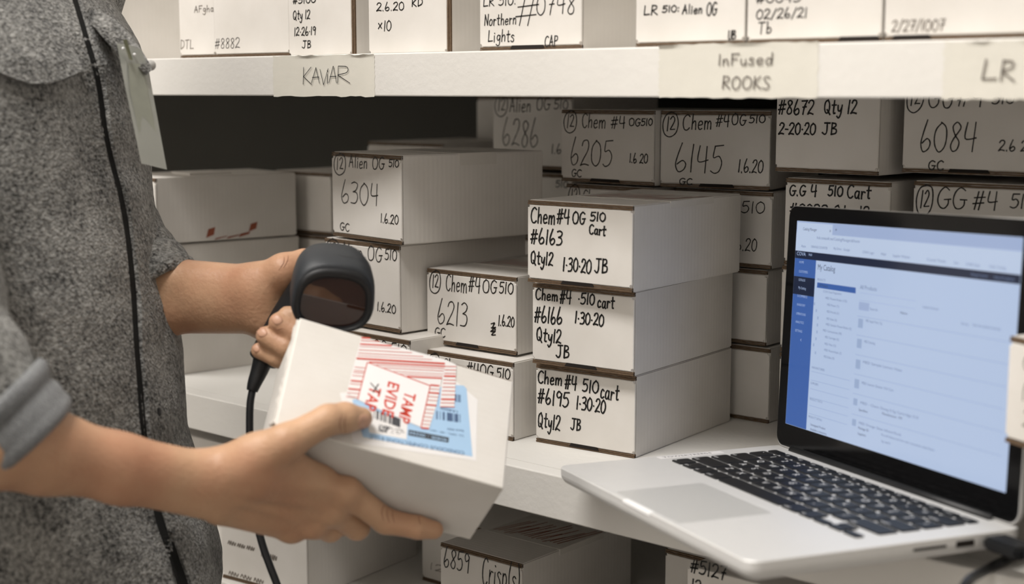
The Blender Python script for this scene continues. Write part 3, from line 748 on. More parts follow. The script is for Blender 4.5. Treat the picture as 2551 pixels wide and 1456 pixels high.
# hinge, lid, display
tube('hinge_bar', [(x * C1, (LD - .55) * C1, (TOP - .02) * C1) for x in (2.6, 10, 20, 28.8)], [.0045] * 4, black_plastic, laptop, 14)
lup = np.array([0, -cos(LID), sin(LID)]); lfn = np.array([0, -sin(LID), -cos(LID)])
def lid_pt(x, s, f):              # x along the hinge, s up the lid, f towards the user
    q = np.array([x, LD - .6, TOP + .1]) + lup * s + lfn * f
    return tuple(q * C1)
def lid_slab(name, x0, x1, s0, s1, r, levels, mat, parent):
    rings = [[lid_pt(a, b2, z) for a, b2 in rrect(x0 + i, x1 - i, s0 + i, s1 - i, max(r - i, .04))] for i, z in levels]
    return lofted(name, rings, mat, parent, False)
lid = lid_slab('lid', 0, LW, 0, 21.3, 1.0, ((.3, -.55), (.06, -.45), (0, -.3), (0, .0)), alu, laptop)
lid_slab('bezel', .06, LW - .06, .1, 21.24, .95, ((0, 0), (0, .05), (.08, .07)), black_gloss, lid)
DX0, DX1, DS0, DS1 = 1.4, 30.0, 2.1, 20.0
disp = lid_slab('display', DX0, DX1, DS0, DS1, .05, ((0, .05), (0, .078)), scr_white, laptop)
disp['label'] = 'bright blue-white web page'
# page layout: homography from measured screen points to display (u right, v down)
src = np.array([(291.6, 204), (1456, 337), (1383, 1629), (235, 1296)], float)
dst = np.array([(0, 0), (28.6, 0), (28.6, 17.9), (0, 17.9)], float)
A = []
for (x, y), (u, v2) in zip(src, dst):
    A.append([x, y, 1, 0, 0, 0, -u * x, -u * y]); A.append([0, 0, 0, x, y, 1, -v2 * x, -v2 * y])
hh = np.append(np.linalg.solve(np.array(A), dst.ravel()), 1).reshape(3, 3)
def sc(x, y):
    q = hh @ np.array([x, y, 1.0]); return q[0] / q[2], q[1] / q[2]
layer = [0.0]
def sp(u, v2, z):
    return lid_pt(DX0 + min(max(u, .02), 28.58), DS1 - min(max(v2, .02), 17.88), .078 + z)
def ui_poly(name, rects, mat, z):
    verts, faces = [], []
    for r in rects:
        b0 = len(verts)
        if len(r) == 4 and not isinstance(r[0], tuple):
            u0, v0, u1, v1 = r; q = ((u0, v1), (u1, v1), (u1, v0), (u0, v0))
        else: q = [sc(*p_) for p_ in r]
        verts += [sp(a, b2, z) for a, b2 in q]; faces.append(tuple(range(b0, b0 + 4)))
    return from_py(name, verts, faces, mat, disp)
def ui_text(name, items, mat, z):
    vv, ff = [], []
    for s, x0, y0, x1, hgt in items:
        u0, v0 = sc(x0, y0); u1, _ = sc(x1, y0 + (x1 - x0) * .16)
        v, f = font_mesh(s, 1.0)
        wn = max(a for a, _, _ in v); b0 = len(vv)
        k = (u1 - u0) / wn
        vv += [sp(u0 + a * k, v0 - b2 * hgt, z) for a, b2, _ in v]; ff += [tuple(i + b0 for i in q) for q in f]
    o = from_py(name, vv, ff, mat, disp); o['kind'] = 'stuff'
    return o
ui_poly('tab_bar', [(0, 0, 28.6, .98)], scr_tab, .004)
ui_poly('browser_tab', [(.1, .12, 5.5, .98)], scr_light, .008)
ui_poly('toolbar', [(0, .98, 28.6, 2.62)], scr_light, .004)
ui_poly('page_header', [(0, 2.60, 28.6, 3.26)], scr_navy, .008)
ui_poly('sidebar', [(0, 3.26, 3.32, 17.9)], scr_blue, .006)
ui_poly('active_menu', [(0, 4.83, 3.32, 6.4)], scr_navy, .010)
ui_poly('selected_row', [((405, 538), (611, 571), (611, 602), (402, 566))], scr_blue, .008)
ui_poly('button', [(9.9, 6.2, 11.3, 6.85), (9.95, 5.45, 17.2, 5.48), (9.95, 6.05, 17.2, 6.08)], scr_tab, .008)['kind'] = 'stuff'
ui_poly('rule_line', [(9.8, v_, 27.9, v_ + .04) for v_ in (7.35, 8.9, 10.5, 12.1, 13.7, 15.4)] + [(3.55, v_, 9.3, v_ + .04) for v_ in (12.75, 13.5, 14.25, 15.0, 15.7, 16.4)], scr_line, .006)['kind'] = 'stuff'
ui_text('sidebar_text', [('HOME', 305, 432, 330, .30), ('CUSTOMERS', 303, 482, 352, .30), ('CATALOG', 302, 527, 338, .30), ('My Catalog', 301, 570, 342, .32), ('E-COMMERCE', 297, 613, 350, .30),
    ('INVENTORY', 294, 660, 340, .30), ('OPERATIONS', 290, 708, 342, .30), ('ANALYTICS', 287, 752, 332, .30), ('SETTINGS', 285, 799, 324, .30), ('<', 313, 856, 320, .5), ('COVA', 291, 389, 340, .46), ('Hub', 356, 394, 375, .32)], scr_pale, .014)
ui_text('heading_text', [('My Catalog', 405, 470, 500, .70), ('All Products', 415, 560, 462, .34), ('Catalog Manager', 324, 256, 400, .36), ('Specifiers', 632, 1222, 680, .3), ('Manufacturer  PM', 755, 1240, 860, .28), ('Package ID', 630, 1318, 686, .3), ('Suppliers', 628, 1348, 672, .3),
    ('Unmapped Product', 372, 1305, 455, .3), ('Available in Inventory', 372, 1330, 462, .3), ('Name', 845, 712, 882, .28), ('x', 468, 272, 476, .4), ('+', 498, 272, 508, .5)], scr_dark, .012)
ui_text('body_text', [('All Products', 634, 578, 722, .48), ('PRODUCTS', 404, 528, 448, .28), ('hub.covasoft.net/CatalogManager/#/home', 400, 306, 630, .36), ('Apps', 315, 346, 340, .3), ('ORANGE COUNTER', 368, 352, 458, .3), ('My Drive - Google', 490, 366, 578, .3), ('COVA Login', 645, 390, 705, .3), ('Mail', 742, 404, 768, .3), ('Supplier Website', 803, 414, 892, .3),
    ('Covid Tests', 978, 440, 1075, .3), ('Zoom', 1115, 460, 1140, .3), ('COVID Guide', 1175, 470, 1245, .3), ('Online Training', 1290, 485, 1372, .3), ('Orange Counter', 1200, 522, 1285, .3), ('Help & Feedback', 1315, 540, 1415, .3),
    ('COVA Cloud Organization', 436, 592, 536, .28), ('MED Flower/Shake (122)', 448, 628, 565, .28), ('MED Flower (71)', 458, 664, 524, .28), ('MED Prerolls (31)', 456, 700, 524, .28), ('MED Shake (20)', 455, 738, 512, .28), ('MED Sample Flower/Shake (5)', 452, 768, 590, .28),
    ('MED Concentrates (90)', 436, 800, 538, .28), ('MED Cartridges (32)', 448, 836, 524, .28), ('MED Wax (12)', 446, 872, 508, .28), ('MED Rosin/Hash (7)', 444, 905, 538, .28), ('MED Edibles (70)', 442, 940, 500, .28),
    ('MANUFACTURERS', 378, 998, 448, .28), ('SUPPLIERS', 372, 1082, 414, .28), ('PRODUCT STATUS', 368, 1168, 438, .28), ('PRODUCT DETAILS', 362, 1262, 436, .28),
    ('MED Apple Fritter 3.5g', 665, 752, 752, .30), ('MED Chemdog', 658, 862, 716, .30), ('MED Sample Lemon Haze', 652, 970, 858, .30), ('MED Lemon Shatter 510 Cart', 646, 1080, 815, .30), ('MED - Chem Dawg 0.5g Cartridge 510', 640, 1185, 945, .30), ('MED Orange Glaze Infused Rook', 633, 1292, 858, .30), ('Pre-roll Infused with live resin concentrate shake flower', 752, 1352, 1030, .28), ('1g each', 750, 1384, 800, .28), ('Include Archived', 960, 684, 1040, .28), ('Sort by', 1155, 772, 1192, .28), ('Date last updated (newest)', 1212, 780, 1350, .28), ('Search', 686, 690, 728, .28)], scr_text, .012)
ui_poly('list_icon', [(9.95, v_, 10.6, v_ + .75) for v_ in (7.55, 9.2, 10.9, 12.5)] + [(9.95, 14.1, 10.5, 14.65), (9.95, 15.8, 10.5, 16.35), (3.35, 6.85, 3.55, 7.1), (3.7, 7.4, 3.9, 7.65), (4.0, 8.0, 4.2, 8.25), (4.0, 8.6, 4.2, 8.85), (4.0, 9.2, 4.2, 9.45), (3.9, 9.8, 4.1, 10.05), (3.6, 10.35, 3.8, 10.6), (3.95, 11.0, 4.15, 11.25)], scr_line, .009)['kind'] = 'stuff'
# power plug and cable
cable = empty('laptop_cable', M((-33, 97, Z_MID)), 0, 'black cable with a square plug in the right side of the laptop', 'cable')
cinv = Matrix.Translation(-cable.location)
LB = lambda x, y, z: lbase + lex * x + ley * y + lnz * z
bm = bmesh.new(); bbox(bm, 0, .034, -.010, .010, -.0045, .0045); bmesh.ops.bevel(bm, geom=bm.edges[:], offset=.002, segments=2, affect='EDGES')
pl = obj_bm('plug', bm, black_plastic, cable)
pl.matrix_local = cinv @ frame(LB(LW + .05, 19.2, .95), lex, ley, lnz)
cp = [LB(LW + 3.3, 19.2, .9), LB(LW + 6, 18.6, .6), onz(2640, 1362, -32.7), onz(2551, 1374, -32.7), onz(2497, 1399, -32.7), onz(2452, 1424, -32.7), at(2410, 1452, 91.5), at(2380, 1520, 90.5), at(2370, 1640, 90)]
cp = catmull(cp, 8)
tube('cord', [cinv @ M(q) for q in cp], [.0034] * len(cp), black_plastic, cable, 12)

# ------------------------------------------------------------------ the box in the hand
HO = np.array([-85.258, 72.864, -17.486])
hex_ = np.array([.59101628, .74059868, -.31970822]); hey = np.array([.46281636, -.63593527, -.61756566]); hez = np.cross(hex_, hey)
HL, HW, HH = 17.8, 10.6, 7.6
held = empty('held_box', (0, 0, 0), 0, 'white box with red striped tape and a blue label, held in the near hand', 'box')
held.matrix_world = frame(HO, hex_, hey, hez)
boxmesh('body', 0, HL * C1, 0, HW * C1, 0, HH * C1, white_card, held, .0013, 3)
def fuv(x, y):                    # where a ray meets the labelled face, cm
    r = ray(x, y); k = (HO @ hez) / (r @ hez); q = r * k - HO
    return q @ hex_, q @ hey
Z7 = lambda x, y: fuv(640 + x / 2.912, 760 + y / 2.912)
def hpoly(name, polys, mat, z, parent=None):
    verts, faces = [], []
    for pg in polys:
        b0 = len(verts); verts += [(a * C1, b2 * C1, -z * C1) for a, b2 in pg]; faces.append(tuple(range(b0 + len(pg) - 1, b0 - 1, -1)))
    return from_py(name, verts, faces, mat, parent or held)
hpoly('label_pouch', [[Z7(600, 640), Z7(1450, 560), Z7(1600, 690), Z7(1590, 1132), Z7(700, 1000)]], paper, .012)
blue = hpoly('blue_label', [[Z7(690, 690), Z7(1440, 583), Z7(1500, 588), Z7(1520, 610), Z7(1563, 1103), Z7(770, 960)]], blue_paper, .024)
wl = hpoly('barcode_label', [[Z7(770, 745), Z7(1092, 848), Z7(1085, 978), Z7(815, 930)]], paper, .036)
tt = hpoly('tamper_tape', [[Z7(757, 236), Z7(1370, 402), Z7(1345, 520), Z7(1300, 735), Z7(1245, 908), Z7(1190, 892), Z7(1040, 830), Z7(735, 694), Z7(650, 645), Z7(690, 480)],
                           [Z7(1370, 402), Z7(1446, 438), Z7(1430, 748), Z7(1325, 742), Z7(1345, 520)]], paper, .048)
tl = hpoly('tape_window', [[Z7(800, 420), Z7(1255, 590), Z7(1190, 890), Z7(730, 690)]], plain('tape_white', (.84, .82, .82, 1), .35, var=.02), .056)
st = []
def stripe(x0, y0, x1, y1, t): st.append([Z7(x0, y0 - t / 2), Z7(x1, y1 - t / 2), Z7(x1, y1 + t / 2), Z7(x0, y0 + t / 2)])
rng = random.Random(5)
y = 243
while y < 530:                    # bands over the wide part
    x0 = 757 - (y - 240) * .22; x1 = min(757 + (y - 225) * 3.5, 1366 - (y - 402) * .2 if y > 402 else 1366)
    xs = x0 if y < 415 else 800 + (y - 415) * 2.65
    if x1 - xs > 25 and xs < 1330: stripe(xs, y, x1, y + (x1 - xs) * .055, rng.choice((3, 4, 5, 3, 10)))
    y += rng.uniform(17, 27)
stripe(720, 392, 1362, 430, 13)
for y in (455, 478, 492, 515, 553, 575, 612, 640, 668): stripe(712 - (y - 440) * .29, y, 795 - (y - 440) * .27, y + 8, 11 if y in (553, 612) else 4)
for y in (585, 612, 640, 668, 694, 728, 760, 786, 815, 842, 868, 895): stripe(1256 - (y - 585) * .22, y, 1322 - max(0, y - 640) * .26 if y < 740 else 1290 - (y - 740) * .28, y + 6, 11 if y in (585, 640, 728, 895) else 4)
for y in (450, 475, 500, 520, 548, 572, 600, 627, 655, 688, 715, 742): stripe(1364 - (y - 440) * .12, y, 1444 - (y - 440) * .04, y + 2, 12 if y in (520, 688) else 5)
hpoly('red_stripes', st, stripe_red, .064, tt)['kind'] = 'stuff'
hpoly('window_outline', [[Z7(797, 418), Z7(803, 420), Z7(733, 692), Z7(727, 690)], [Z7(797, 418), Z7(1258, 588), Z7(1254, 594), Z7(800, 424)], [Z7(1252, 590), Z7(1258, 590), Z7(1192, 890), Z7(1186, 888)]], stripe_red, .064, tt)['kind'] = 'stuff'
def htext(name, items, mat, z, parent):
    """text runs from the first to the second point; height in cm, letter tops to its left-hand side"""
    vv, ff = [], []
    for s, a, b2, hgt in items:
        a = np.array(Z7(*a)); b2 = np.array(Z7(*b2)); v, f = font_mesh(s, 1.0, .018 if parent is tl else .008)
        wn = max(q[0] for q in v); d = (b2 - a) / wn; L = np.hypot(*d); nrm = np.array((d[1], -d[0])) / L * hgt / .72
        o0 = len(vv)
        for q in v:
            c = a + d * q[0] + nrm * q[1]; vv.append((c[0] * C1, c[1] * C1, -z * C1))
        ff += [tuple(reversed([i + o0 for i in q])) for q in f]
    o = from_py(name, vv, ff, mat, parent); o['kind'] = 'stuff'
    return o
htext('tape_lettering', [('TAMP', (1075, 628), (1022, 845), .92), ('EVIDE', (955, 552), (905, 800), .92), ('TAP', (822, 588), (775, 755), .92)], stripe_red, .064, tl)
bars, bars2 = [], []
def barcode(dst, p0, p1, h0, n, seed):
    rg = random.Random(seed); p0 = np.array(Z7(*p0)); p1 = np.array(Z7(*p1)); hv = np.array(h0, float)
    for i in range(n):
        if rg.random() < .55:
            a = p0 + (p1 - p0) * i / n; c = p0 + (p1 - p0) * (i + .9) / n
            dst.append([tuple(a), tuple(c), tuple(c + hv), tuple(a + hv)])
down = np.array(Z7(1290, 840)) - np.array(Z7(1290, 765))
barcode(bars, (850, 762), (1040, 828), down * .85, 34, 1); hpoly('barcode', bars, dark_ink, .046, wl)['kind'] = 'stuff'
barcode(bars2, (1290, 770), (1495, 800), down * .8, 40, 2); barcode(bars2, (1436, 650), (1476, 655), down * .75, 10, 3); hpoly('barcode', bars2, blue_ink, .034, blue)['kind'] = 'stuff'
hpoly('black_code_bar', [[Z7(1100, 908), Z7(1392, 965), Z7(1388, 1002), Z7(1098, 948)]], dark_ink, .034, blue)
htext('code_text', [('4040R - 00344', (1380, 976), (1108, 920), .26)], blue_paper, .042, blue)
htext('label_text', [('CONSCIOUS CONFECTIONS II LLC', (1505, 1066), (815, 944), .36), ('1A4000', (1462, 772), (1330, 742), .26), ('Lic. OPC - 00 - 001', (1500, 950), (1260, 905), .17), ('Batch 0003', (1500, 912), (1380, 896), .17)], blue_ink, .034, blue)
smalls = []
rg = random.Random(9)
for i in range(60):
    x = rg.uniform(880, 960); y = rg.uniform(868, 915) + (x - 880) * .2; smalls.append([Z7(x, y), Z7(x + 9, y + 2), Z7(x + 8, y + 8), Z7(x, y + 6)])
for i in range(26):
    x = rg.uniform(965, 1060); y = 892 + rg.uniform(0, 38) + (x - 965) * .12; smalls.append([Z7(x, y), Z7(x + 12, y + 2), Z7(x + 12, y + 5), Z7(x, y + 3)])
hpoly('fine_print', smalls, dark_ink, .046, wl)['kind'] = 'stuff'
wx = [((822, 570), (893, 648)), ((880, 578), (840, 640))]
vv = []
for a, b2 in wx:
    a = np.array(Z7(*a)); b2 = np.array(Z7(*b2)); d = (b2 - a) / np.hypot(*(b2 - a)); n_ = np.array((-d[1], d[0])) * .045
    vv.append([tuple(a + n_), tuple(b2 + n_), tuple(b2 - n_), tuple(a - n_)])
hpoly('pen_cross', vv, marker, .072, tl)['kind'] = 'stuff'
# raw edges and torn end flaps
boxmesh('lid_edge', .045, HL * C1 - .002, -.0004, .0003, .0006, .0026, brown_card, held)
for q, (a, b2) in enumerate(((.0, .0022), (.0028, .0052))):
    bm = bmesh.new(); n = 18; rg = random.Random(20 + q)
    prev = None
    for i in range(n + 1):
        yy = .002 + (HW * C1 - .004) * i / n; e = rg.uniform(.0005, .0022) * (1 + q * .6)
        cur = [bm.verts.new(v) for v in ((-e, yy, a + .0012), (-e, yy, b2 + .0012), (.0008, yy, b2 + .0012), (.0008, yy, a + .0012))]
        if prev:
            for k in range(4): bm.faces.new((prev[k], prev[(k + 1) % 4], cur[(k + 1) % 4], cur[k]))
        prev = cur
    obj_bm('end_flap', bm, white_card, held)

# ------------------------------------------------------------------ barcode scanner
sf = -fw * .90 - up * .36 + rt * .20; sf /= np.linalg.norm(sf)
sr0 = np.cross(sf, np.cross(rt, sf)); sr0 = rt - sf * (rt @ sf); sr0 /= np.linalg.norm(sr0)
su0 = np.cross(sf, sr0); 
if su0 @ up < 0: su0 = -su0
roll = radians(-9)
sr = sr0 * cos(roll) + su0 * sin(roll); su = su0 * cos(roll) - sr0 * sin(roll)
SC = at(832, 742, 115.2)
scanner = empty('barcode_scanner', M(SC), 0, 'black handheld barcode scanner with a dark red window, held in the far hand', 'scanner')
sinv = Matrix.Translation(-scanner.location)
def sring(s, a, b2, off, n=40, e=2.7, ctr=None):
    out = []
    for k in range(n):
        t = 2 * pi * k / n
        x = a * math.copysign(abs(cos(t)) ** (2 / e), cos(t)); y = b2 * math.copysign(abs(sin(t)) ** (2 / e), sin(t))
        out.append(tuple(sinv @ M(SC + sf * s + sr * x * (1 - .05 * y / b2) + su * (y + off))))
    return out
head = lofted('head', [sring(*q) for q in ((-.15, 2.62, 2.15, -.35), (.28, 2.86, 2.4, -.35), (.30, 3.10, 2.75, 0), (.05, 3.26, 2.95, .0), (-.8, 3.34, 3.1, .12), (-2.2, 3.30, 3.1, .35), (-3.6, 3.05, 2.85, .5), (-4.8, 2.65, 2.4, .5), (-5.8, 2.0, 1.8, .45), (-6.4, 1.2, 1.1, .4), (-6.6, .4, .3, .4))], scan_grey, scanner, True, False, True)
lofted('rim', [sring(*q) for q in ((.30, 3.12, 2.70, -.1), (.55, 3.06, 2.62, -.14), (.62, 2.86, 2.42, -.22), (.4, 2.62, 2.15, -.35), (-.1, 2.56, 2.1, -.35))], scan_black, scanner, True, False, False)
lofted('scan_window', [sring(-.10, 2.64, 2.2, -.35), sring(-.02, 2.64, 2.2, -.35)], scan_win, scanner, False)
vv, ff = font_mesh('Honeywell', .62)
wn = max(q[0] for q in vv)
from_py('logo', [tuple(sinv @ M(SC + sf * (-.9 - q[1] * .5) + sr * (-.3 + q[0] / wn * 2.6) + su * (3.24 + .04 * q[1]))) for q in vv], ff, scan_black, scanner)['kind'] = 'stuff'
hp = [at(800, 690, 119.8), at(762, 735, 120.8), at(722, 790, 121.2), at(690, 842, 121.3), at(662, 888, 121.3), at(652, 905, 121.2)]
hp = catmull(hp, 5)
hr = np.interp(np.linspace(0, 1, len(hp)), [0, .3, .6, .9, 1], [1.9, 1.6, 1.45, 1.3, .9])
tube('handle', [sinv @ M(q) for q in hp], [r * C1 for r in hr], scan_black, scanner, 20)
bp = catmull([at(655, 898, 121.2), at(646, 925, 121.0), at(634, 955, 120.8), at(628, 975, 120.7)], 4)
tube('strain_relief', [sinv @ M(q) for q in bp], [C1 * r for r in np.linspace(.86, .46, len(bp))], black_plastic, scanner, 16)
cp = catmull([at(629, 972, 120.7), at(623, 1010, 120.5), at(622, 1075, 120.3), at(624, 1160, 120), at(632, 1260, 119.8), at(650, 1345, 119.6), at(672, 1410, 119.5), at(695, 1470, 119.5), at(740, 1600, 119), at(800, 1800, 118)], 7)
tube('cable', [sinv @ M(q) for q in cp], [.0032] * len(cp), black_plastic, scanner, 12)

# ------------------------------------------------------------------ smooth solid bodies (distance fields -> one continuous surface)
def sdf_cone(p, a, b2, ra, rb):
    ba = b2 - a; L2 = float(ba @ ba) + 1e-12
    t = np.clip(((p - a) @ ba) / L2, 0, 1)
    return np.linalg.norm(p - a - t[..., None] * ba, axis=-1) - (ra + (rb - ra) * t)
def smin(a, b2, k):
    h = np.maximum(k - np.abs(a - b2), 0) / k
    return np.minimum(a, b2) - h * h * k * .25
def build_surface(base, fingers, h, kf=.007):
    """base: [(a,b,ra,rb,k)], fingers: [[(a,b,ra,rb)...]...] all in metres -> verts, quads"""
    allp = [q[:4] for q in base] + [q for f in fingers for q in f]
    n = 10; bs = n * h
    lo = np.min([np.minimum(q[0], q[1]) - max(q[2], q[3]) for q in allp], axis=0) - 2 * bs
    hi = np.max([np.maximum(q[0], q[1]) + max(q[2], q[3]) for q in allp], axis=0) + 2 * bs
    nb = np.ceil((hi - lo) / bs).astype(int)
    gx, gy, gz = np.meshgrid(*[np.arange(k) for k in nb], indexing='ij')
    bi = np.stack([gx.ravel(), gy.ravel(), gz.ravel()], 1)
    bc = lo + (bi + .5) * bs
    hd = bs * .87
    near = np.zeros(len(bi), bool); inside = np.full(len(bi), 9.0)
    for q in allp:
        d = sdf_cone(bc, *q); near |= d < hd + .016; inside = np.minimum(inside, d)
    keep = near & (inside > -hd - .03)
    bi, bc = bi[keep], bc[keep]
    loc = np.stack(np.meshgrid(*[np.arange(n + 1)] * 3, indexing='ij'), -1).reshape(-1, 3)
    def field(bsel):
        pts = lo + (bi[bsel][:, None, :] * n + loc[None]) * h
        B = np.full(pts.shape[:2], .2)
        for a, b2, ra, rb, k in base:
            mk = sdf_cone(bc[bsel], a, b2, ra, rb) < 2 * hd + k + .004
            if mk.any(): B[mk] = smin(B[mk], sdf_cone(pts[mk], a, b2, ra, rb), k)
        Tt = B.copy()
        for f in fingers:
            mk = np.zeros(len(bsel), bool)
            for q in f: mk |= sdf_cone(bc[bsel], *q) < 2 * hd + kf + .01
            if not mk.any(): continue
            D = np.full(pts[mk].shape[:2], .2)
            for q in f: D = smin(D, sdf_cone(pts[mk], *q), .003)
            Fi = smin(B[mk], D, kf)
            Tt[mk] = np.minimum(Tt[mk], Fi)
        return Tt
    NN = (nb * n + 2).astype(np.int64)
    cid = lambda c: (c[:, 0] * NN[1] + c[:, 1]) * NN[2] + c[:, 2]
    ids, vts, quads = [], [], []
    for s0 in range(0, len(bi), 600):
        sel = np.arange(s0, min(s0 + 600, len(bi)))
        V = field(sel).reshape(len(sel), n + 1, n + 1, n + 1)
        sg = V < 0
        act = np.zeros((len(sel), n, n, n), int); cnt = np.zeros((len(sel), n, n, n)); acc = np.zeros((len(sel), n, n, n, 3))
        cs = [(i, j, k) for i in (0, 1) for j in (0, 1) for k in (0, 1)]
        for c in cs: act += sg[:, c[0]:n + c[0], c[1]:n + c[1], c[2]:n + c[2]]
        for i, c in enumerate(cs):
            for c2 in cs[i + 1:]:
                if sum(abs(a - b2) for a, b2 in zip(c, c2)) != 1: continue
                v0 = V[:, c[0]:n + c[0], c[1]:n + c[1], c[2]:n + c[2]]; v1 = V[:, c2[0]:n + c2[0], c2[1]:n + c2[1], c2[2]:n + c2[2]]
                x = (v0 < 0) != (v1 < 0)
                t = np.where(x, v0 / np.where(x, v0 - v1, 1), 0)
                cnt += x
                for ax_ in range(3): acc[..., ax_] += np.where(x, c[ax_] + t * (c2[ax_] - c[ax_]), 0)
        am = (act > 0) & (act < 8)
        w_ = np.argwhere(am)
        if len(w_):
            g_ = bi[sel[w_[:, 0]]] * n + w_[:, 1:]
            pos = acc[am] / cnt[am][:, None]
            ids.append(cid(g_)); vts.append(lo + (g_ + pos) * h)
        for ax_ in range(3):
            sl0 = [slice(0, n)] * 3; sl1 = [slice(0, n)] * 3; sl1[ax_] = slice(1, n + 1)
            s0_, s1_ = sg[(slice(None), *sl0)], sg[(slice(None), *sl1)]
            e = np.argwhere(s0_ != s1_)
            if not len(e): continue
            flip = s1_[tuple(e.T)]
            g_ = bi[sel[e[:, 0]]] * n + e[:, 1:]
            o1, o2 = np.zeros(3, int), np.zeros(3, int)
            o1[(ax_ + 1) % 3] = 1; o2[(ax_ + 2) % 3] = 1
            q = np.stack([cid(g_ - o1 - o2), cid(g_ - o2), cid(g_), cid(g_ - o1)], 1)
            q[flip] = q[flip][:, ::-1]
            quads.append(q)
    ids = np.concatenate(ids); vts = np.concatenate(vts); quads = np.concatenate(quads)
    od = np.argsort(ids); ids = ids[od]; vts = vts[od]
    ix = np.searchsorted(ids, quads); ix = np.minimum(ix, len(ids) - 1)
    ok = (ids[ix] == quads).all(1)
    return vts, ix[ok]
def mesh_np(name, v, q, mat, parent):
    me = bpy.data.meshes.new(name)
    me.vertices.add(len(v)); me.vertices.foreach_set('co', np.ascontiguousarray(v, np.float32).ravel())
    me.loops.add(len(q) * 4); me.loops.foreach_set('vertex_index', np.ascontiguousarray(q, np.int32).ravel())
    me.polygons.add(len(q)); me.polygons.foreach_set('loop_start', np.arange(0, len(q) * 4, 4, dtype=np.int32))
    me.polygons.foreach_set('use_smooth', np.ones(len(q), bool))
    me.update(calc_edges=True); me.validate()
    return link_mesh(name, me, mat, parent)

# ------------------------------------------------------------------ the person
mm = lambda c: np.array(M(c))
A_ = lambda x, y, d: mm(at(x, y, d))
def HB(x, y, z): return mm(HO + hex_ * x + hey * y + hez * z)      # held-box frame
fwh = np.array([-sin(YAW), cos(YAW), 0.0])
TH = radians(20)
ef = rt * cos(TH) - fwh * sin(TH)            # the way he faces
el = -fwh * cos(TH) - rt * sin(TH)           # towards his right, the camera side
DEP = 122.0
SIL = [(-330, 195), (-250, 225), (-100, 250), (0, 285), (100, 340), (165, 362), (300, 372), (430, 376), (520, 384), (600, 400), (700, 415), (800, 430), (900, 447), (1000, 459), (1100, 467), (1200, 487), (1300, 512), (1400, 535), (1456, 548), (1600, 560), (1750, 565), (1950, 560)]
sil_y = np.array([s[0] for s in SIL], float); sil_x = np.array([s[1] for s in SIL], float)
def torso_row(y):
    a = np.interp(y, [-330, -200, 0, 400, 800, 1200, 1950], [7.5, 9.5, 12.0, 12.8, 12.5, 13.0, 13.5])
    b2 = np.interp(y, [-330, -200, 0, 400, 800, 1200, 1950], [9.0, 16.0, 18.0, 17.5, 16.5, 17.0, 18.0])
    ext = sqrt((a * cos(TH)) ** 2 + (b2 * sin(TH)) ** 2)
    cx = np.interp(y, sil_y, sil_x) - ext * F_PX / DEP * 1.02
    for _ in range(3):                        # put the front outline where the row says
        c = at(cx, y, DEP); mx = -1e9
        for k in range(48):
            t = 2 * pi * k / 48
            p_ = c + ef * a * math.copysign(abs(cos(t)) ** (2 / 2.25), cos(t)) + el * b2 * math.copysign(abs(sin(t)) ** (2 / 2.25), sin(t))
            mx = max(mx, CX + F_PX * (p_ @ rt) / (p_ @ fw))
        cx += np.interp(y, sil_y, sil_x) - mx
    return at(cx, y, DEP), a, b2
person = empty('person', M((torso_row(900)[0][0], torso_row(900)[0][1], FLOOR)), 0, 'person in a grey wool shirt with rolled sleeves, scanning the box in one hand', 'person')
pinv = Matrix.Translation(-person.location); poff = np.array(person.location)

c_hi, c_mid, c_low = torso_row(-60)[0], torso_row(500)[0], torso_row(1300)[0]
SR = c_hi + el * 15.5; SL = c_hi - el * 15.5
ELR = at(-15, 1082, 97.5); ELL = at(-10, 712, 133)
cm = .01
base = []
def cone(a, b2, ra, rb, k=1.0): base.append((mm(a), mm(b2), ra * cm, rb * cm, k * cm))
# trunk, neck, head
for s in (-1, 1):
    cone(c_hi + el * 6 * s, c_mid + el * 6 * s, 8.0, 9.2, 4); cone(c_mid + el * 6 * s, c_low + el * 6 * s, 9.2, 9.5, 4)
neck = torso_row(-250)[0]; hd_ = neck + np.array([0, 0, 17.0]) + ef * 4
cone(neck - np.array([0, 0, 4]), hd_ - ef * 2, 6.0, 5.6, 3)
cone(hd_ + np.array([0, 0, 5.5]) - ef * 1.5, hd_ + np.array([0, 0, 4.5]) + ef * 2.0, 8.4, 7.6, 2)
cone(hd_ + ef * 5 - np.array([0, 0, 1]), hd_ + ef * 6 - np.array([0, 0, 5.5]), 5.2, 3.6, 3)
cone(hd_ + ef * 9.8 + np.array([0, 0, 3]), hd_ + ef * 11.6 - np.array([0, 0, .4]), .7, 1.1, 1)
for s in (-1, 1): cone(hd_ + el * 7.6 * s + np.array([0, 0, 4]), hd_ + el * 7.6 * s - np.array([0, 0, .5]), 1.1, .9, .6)
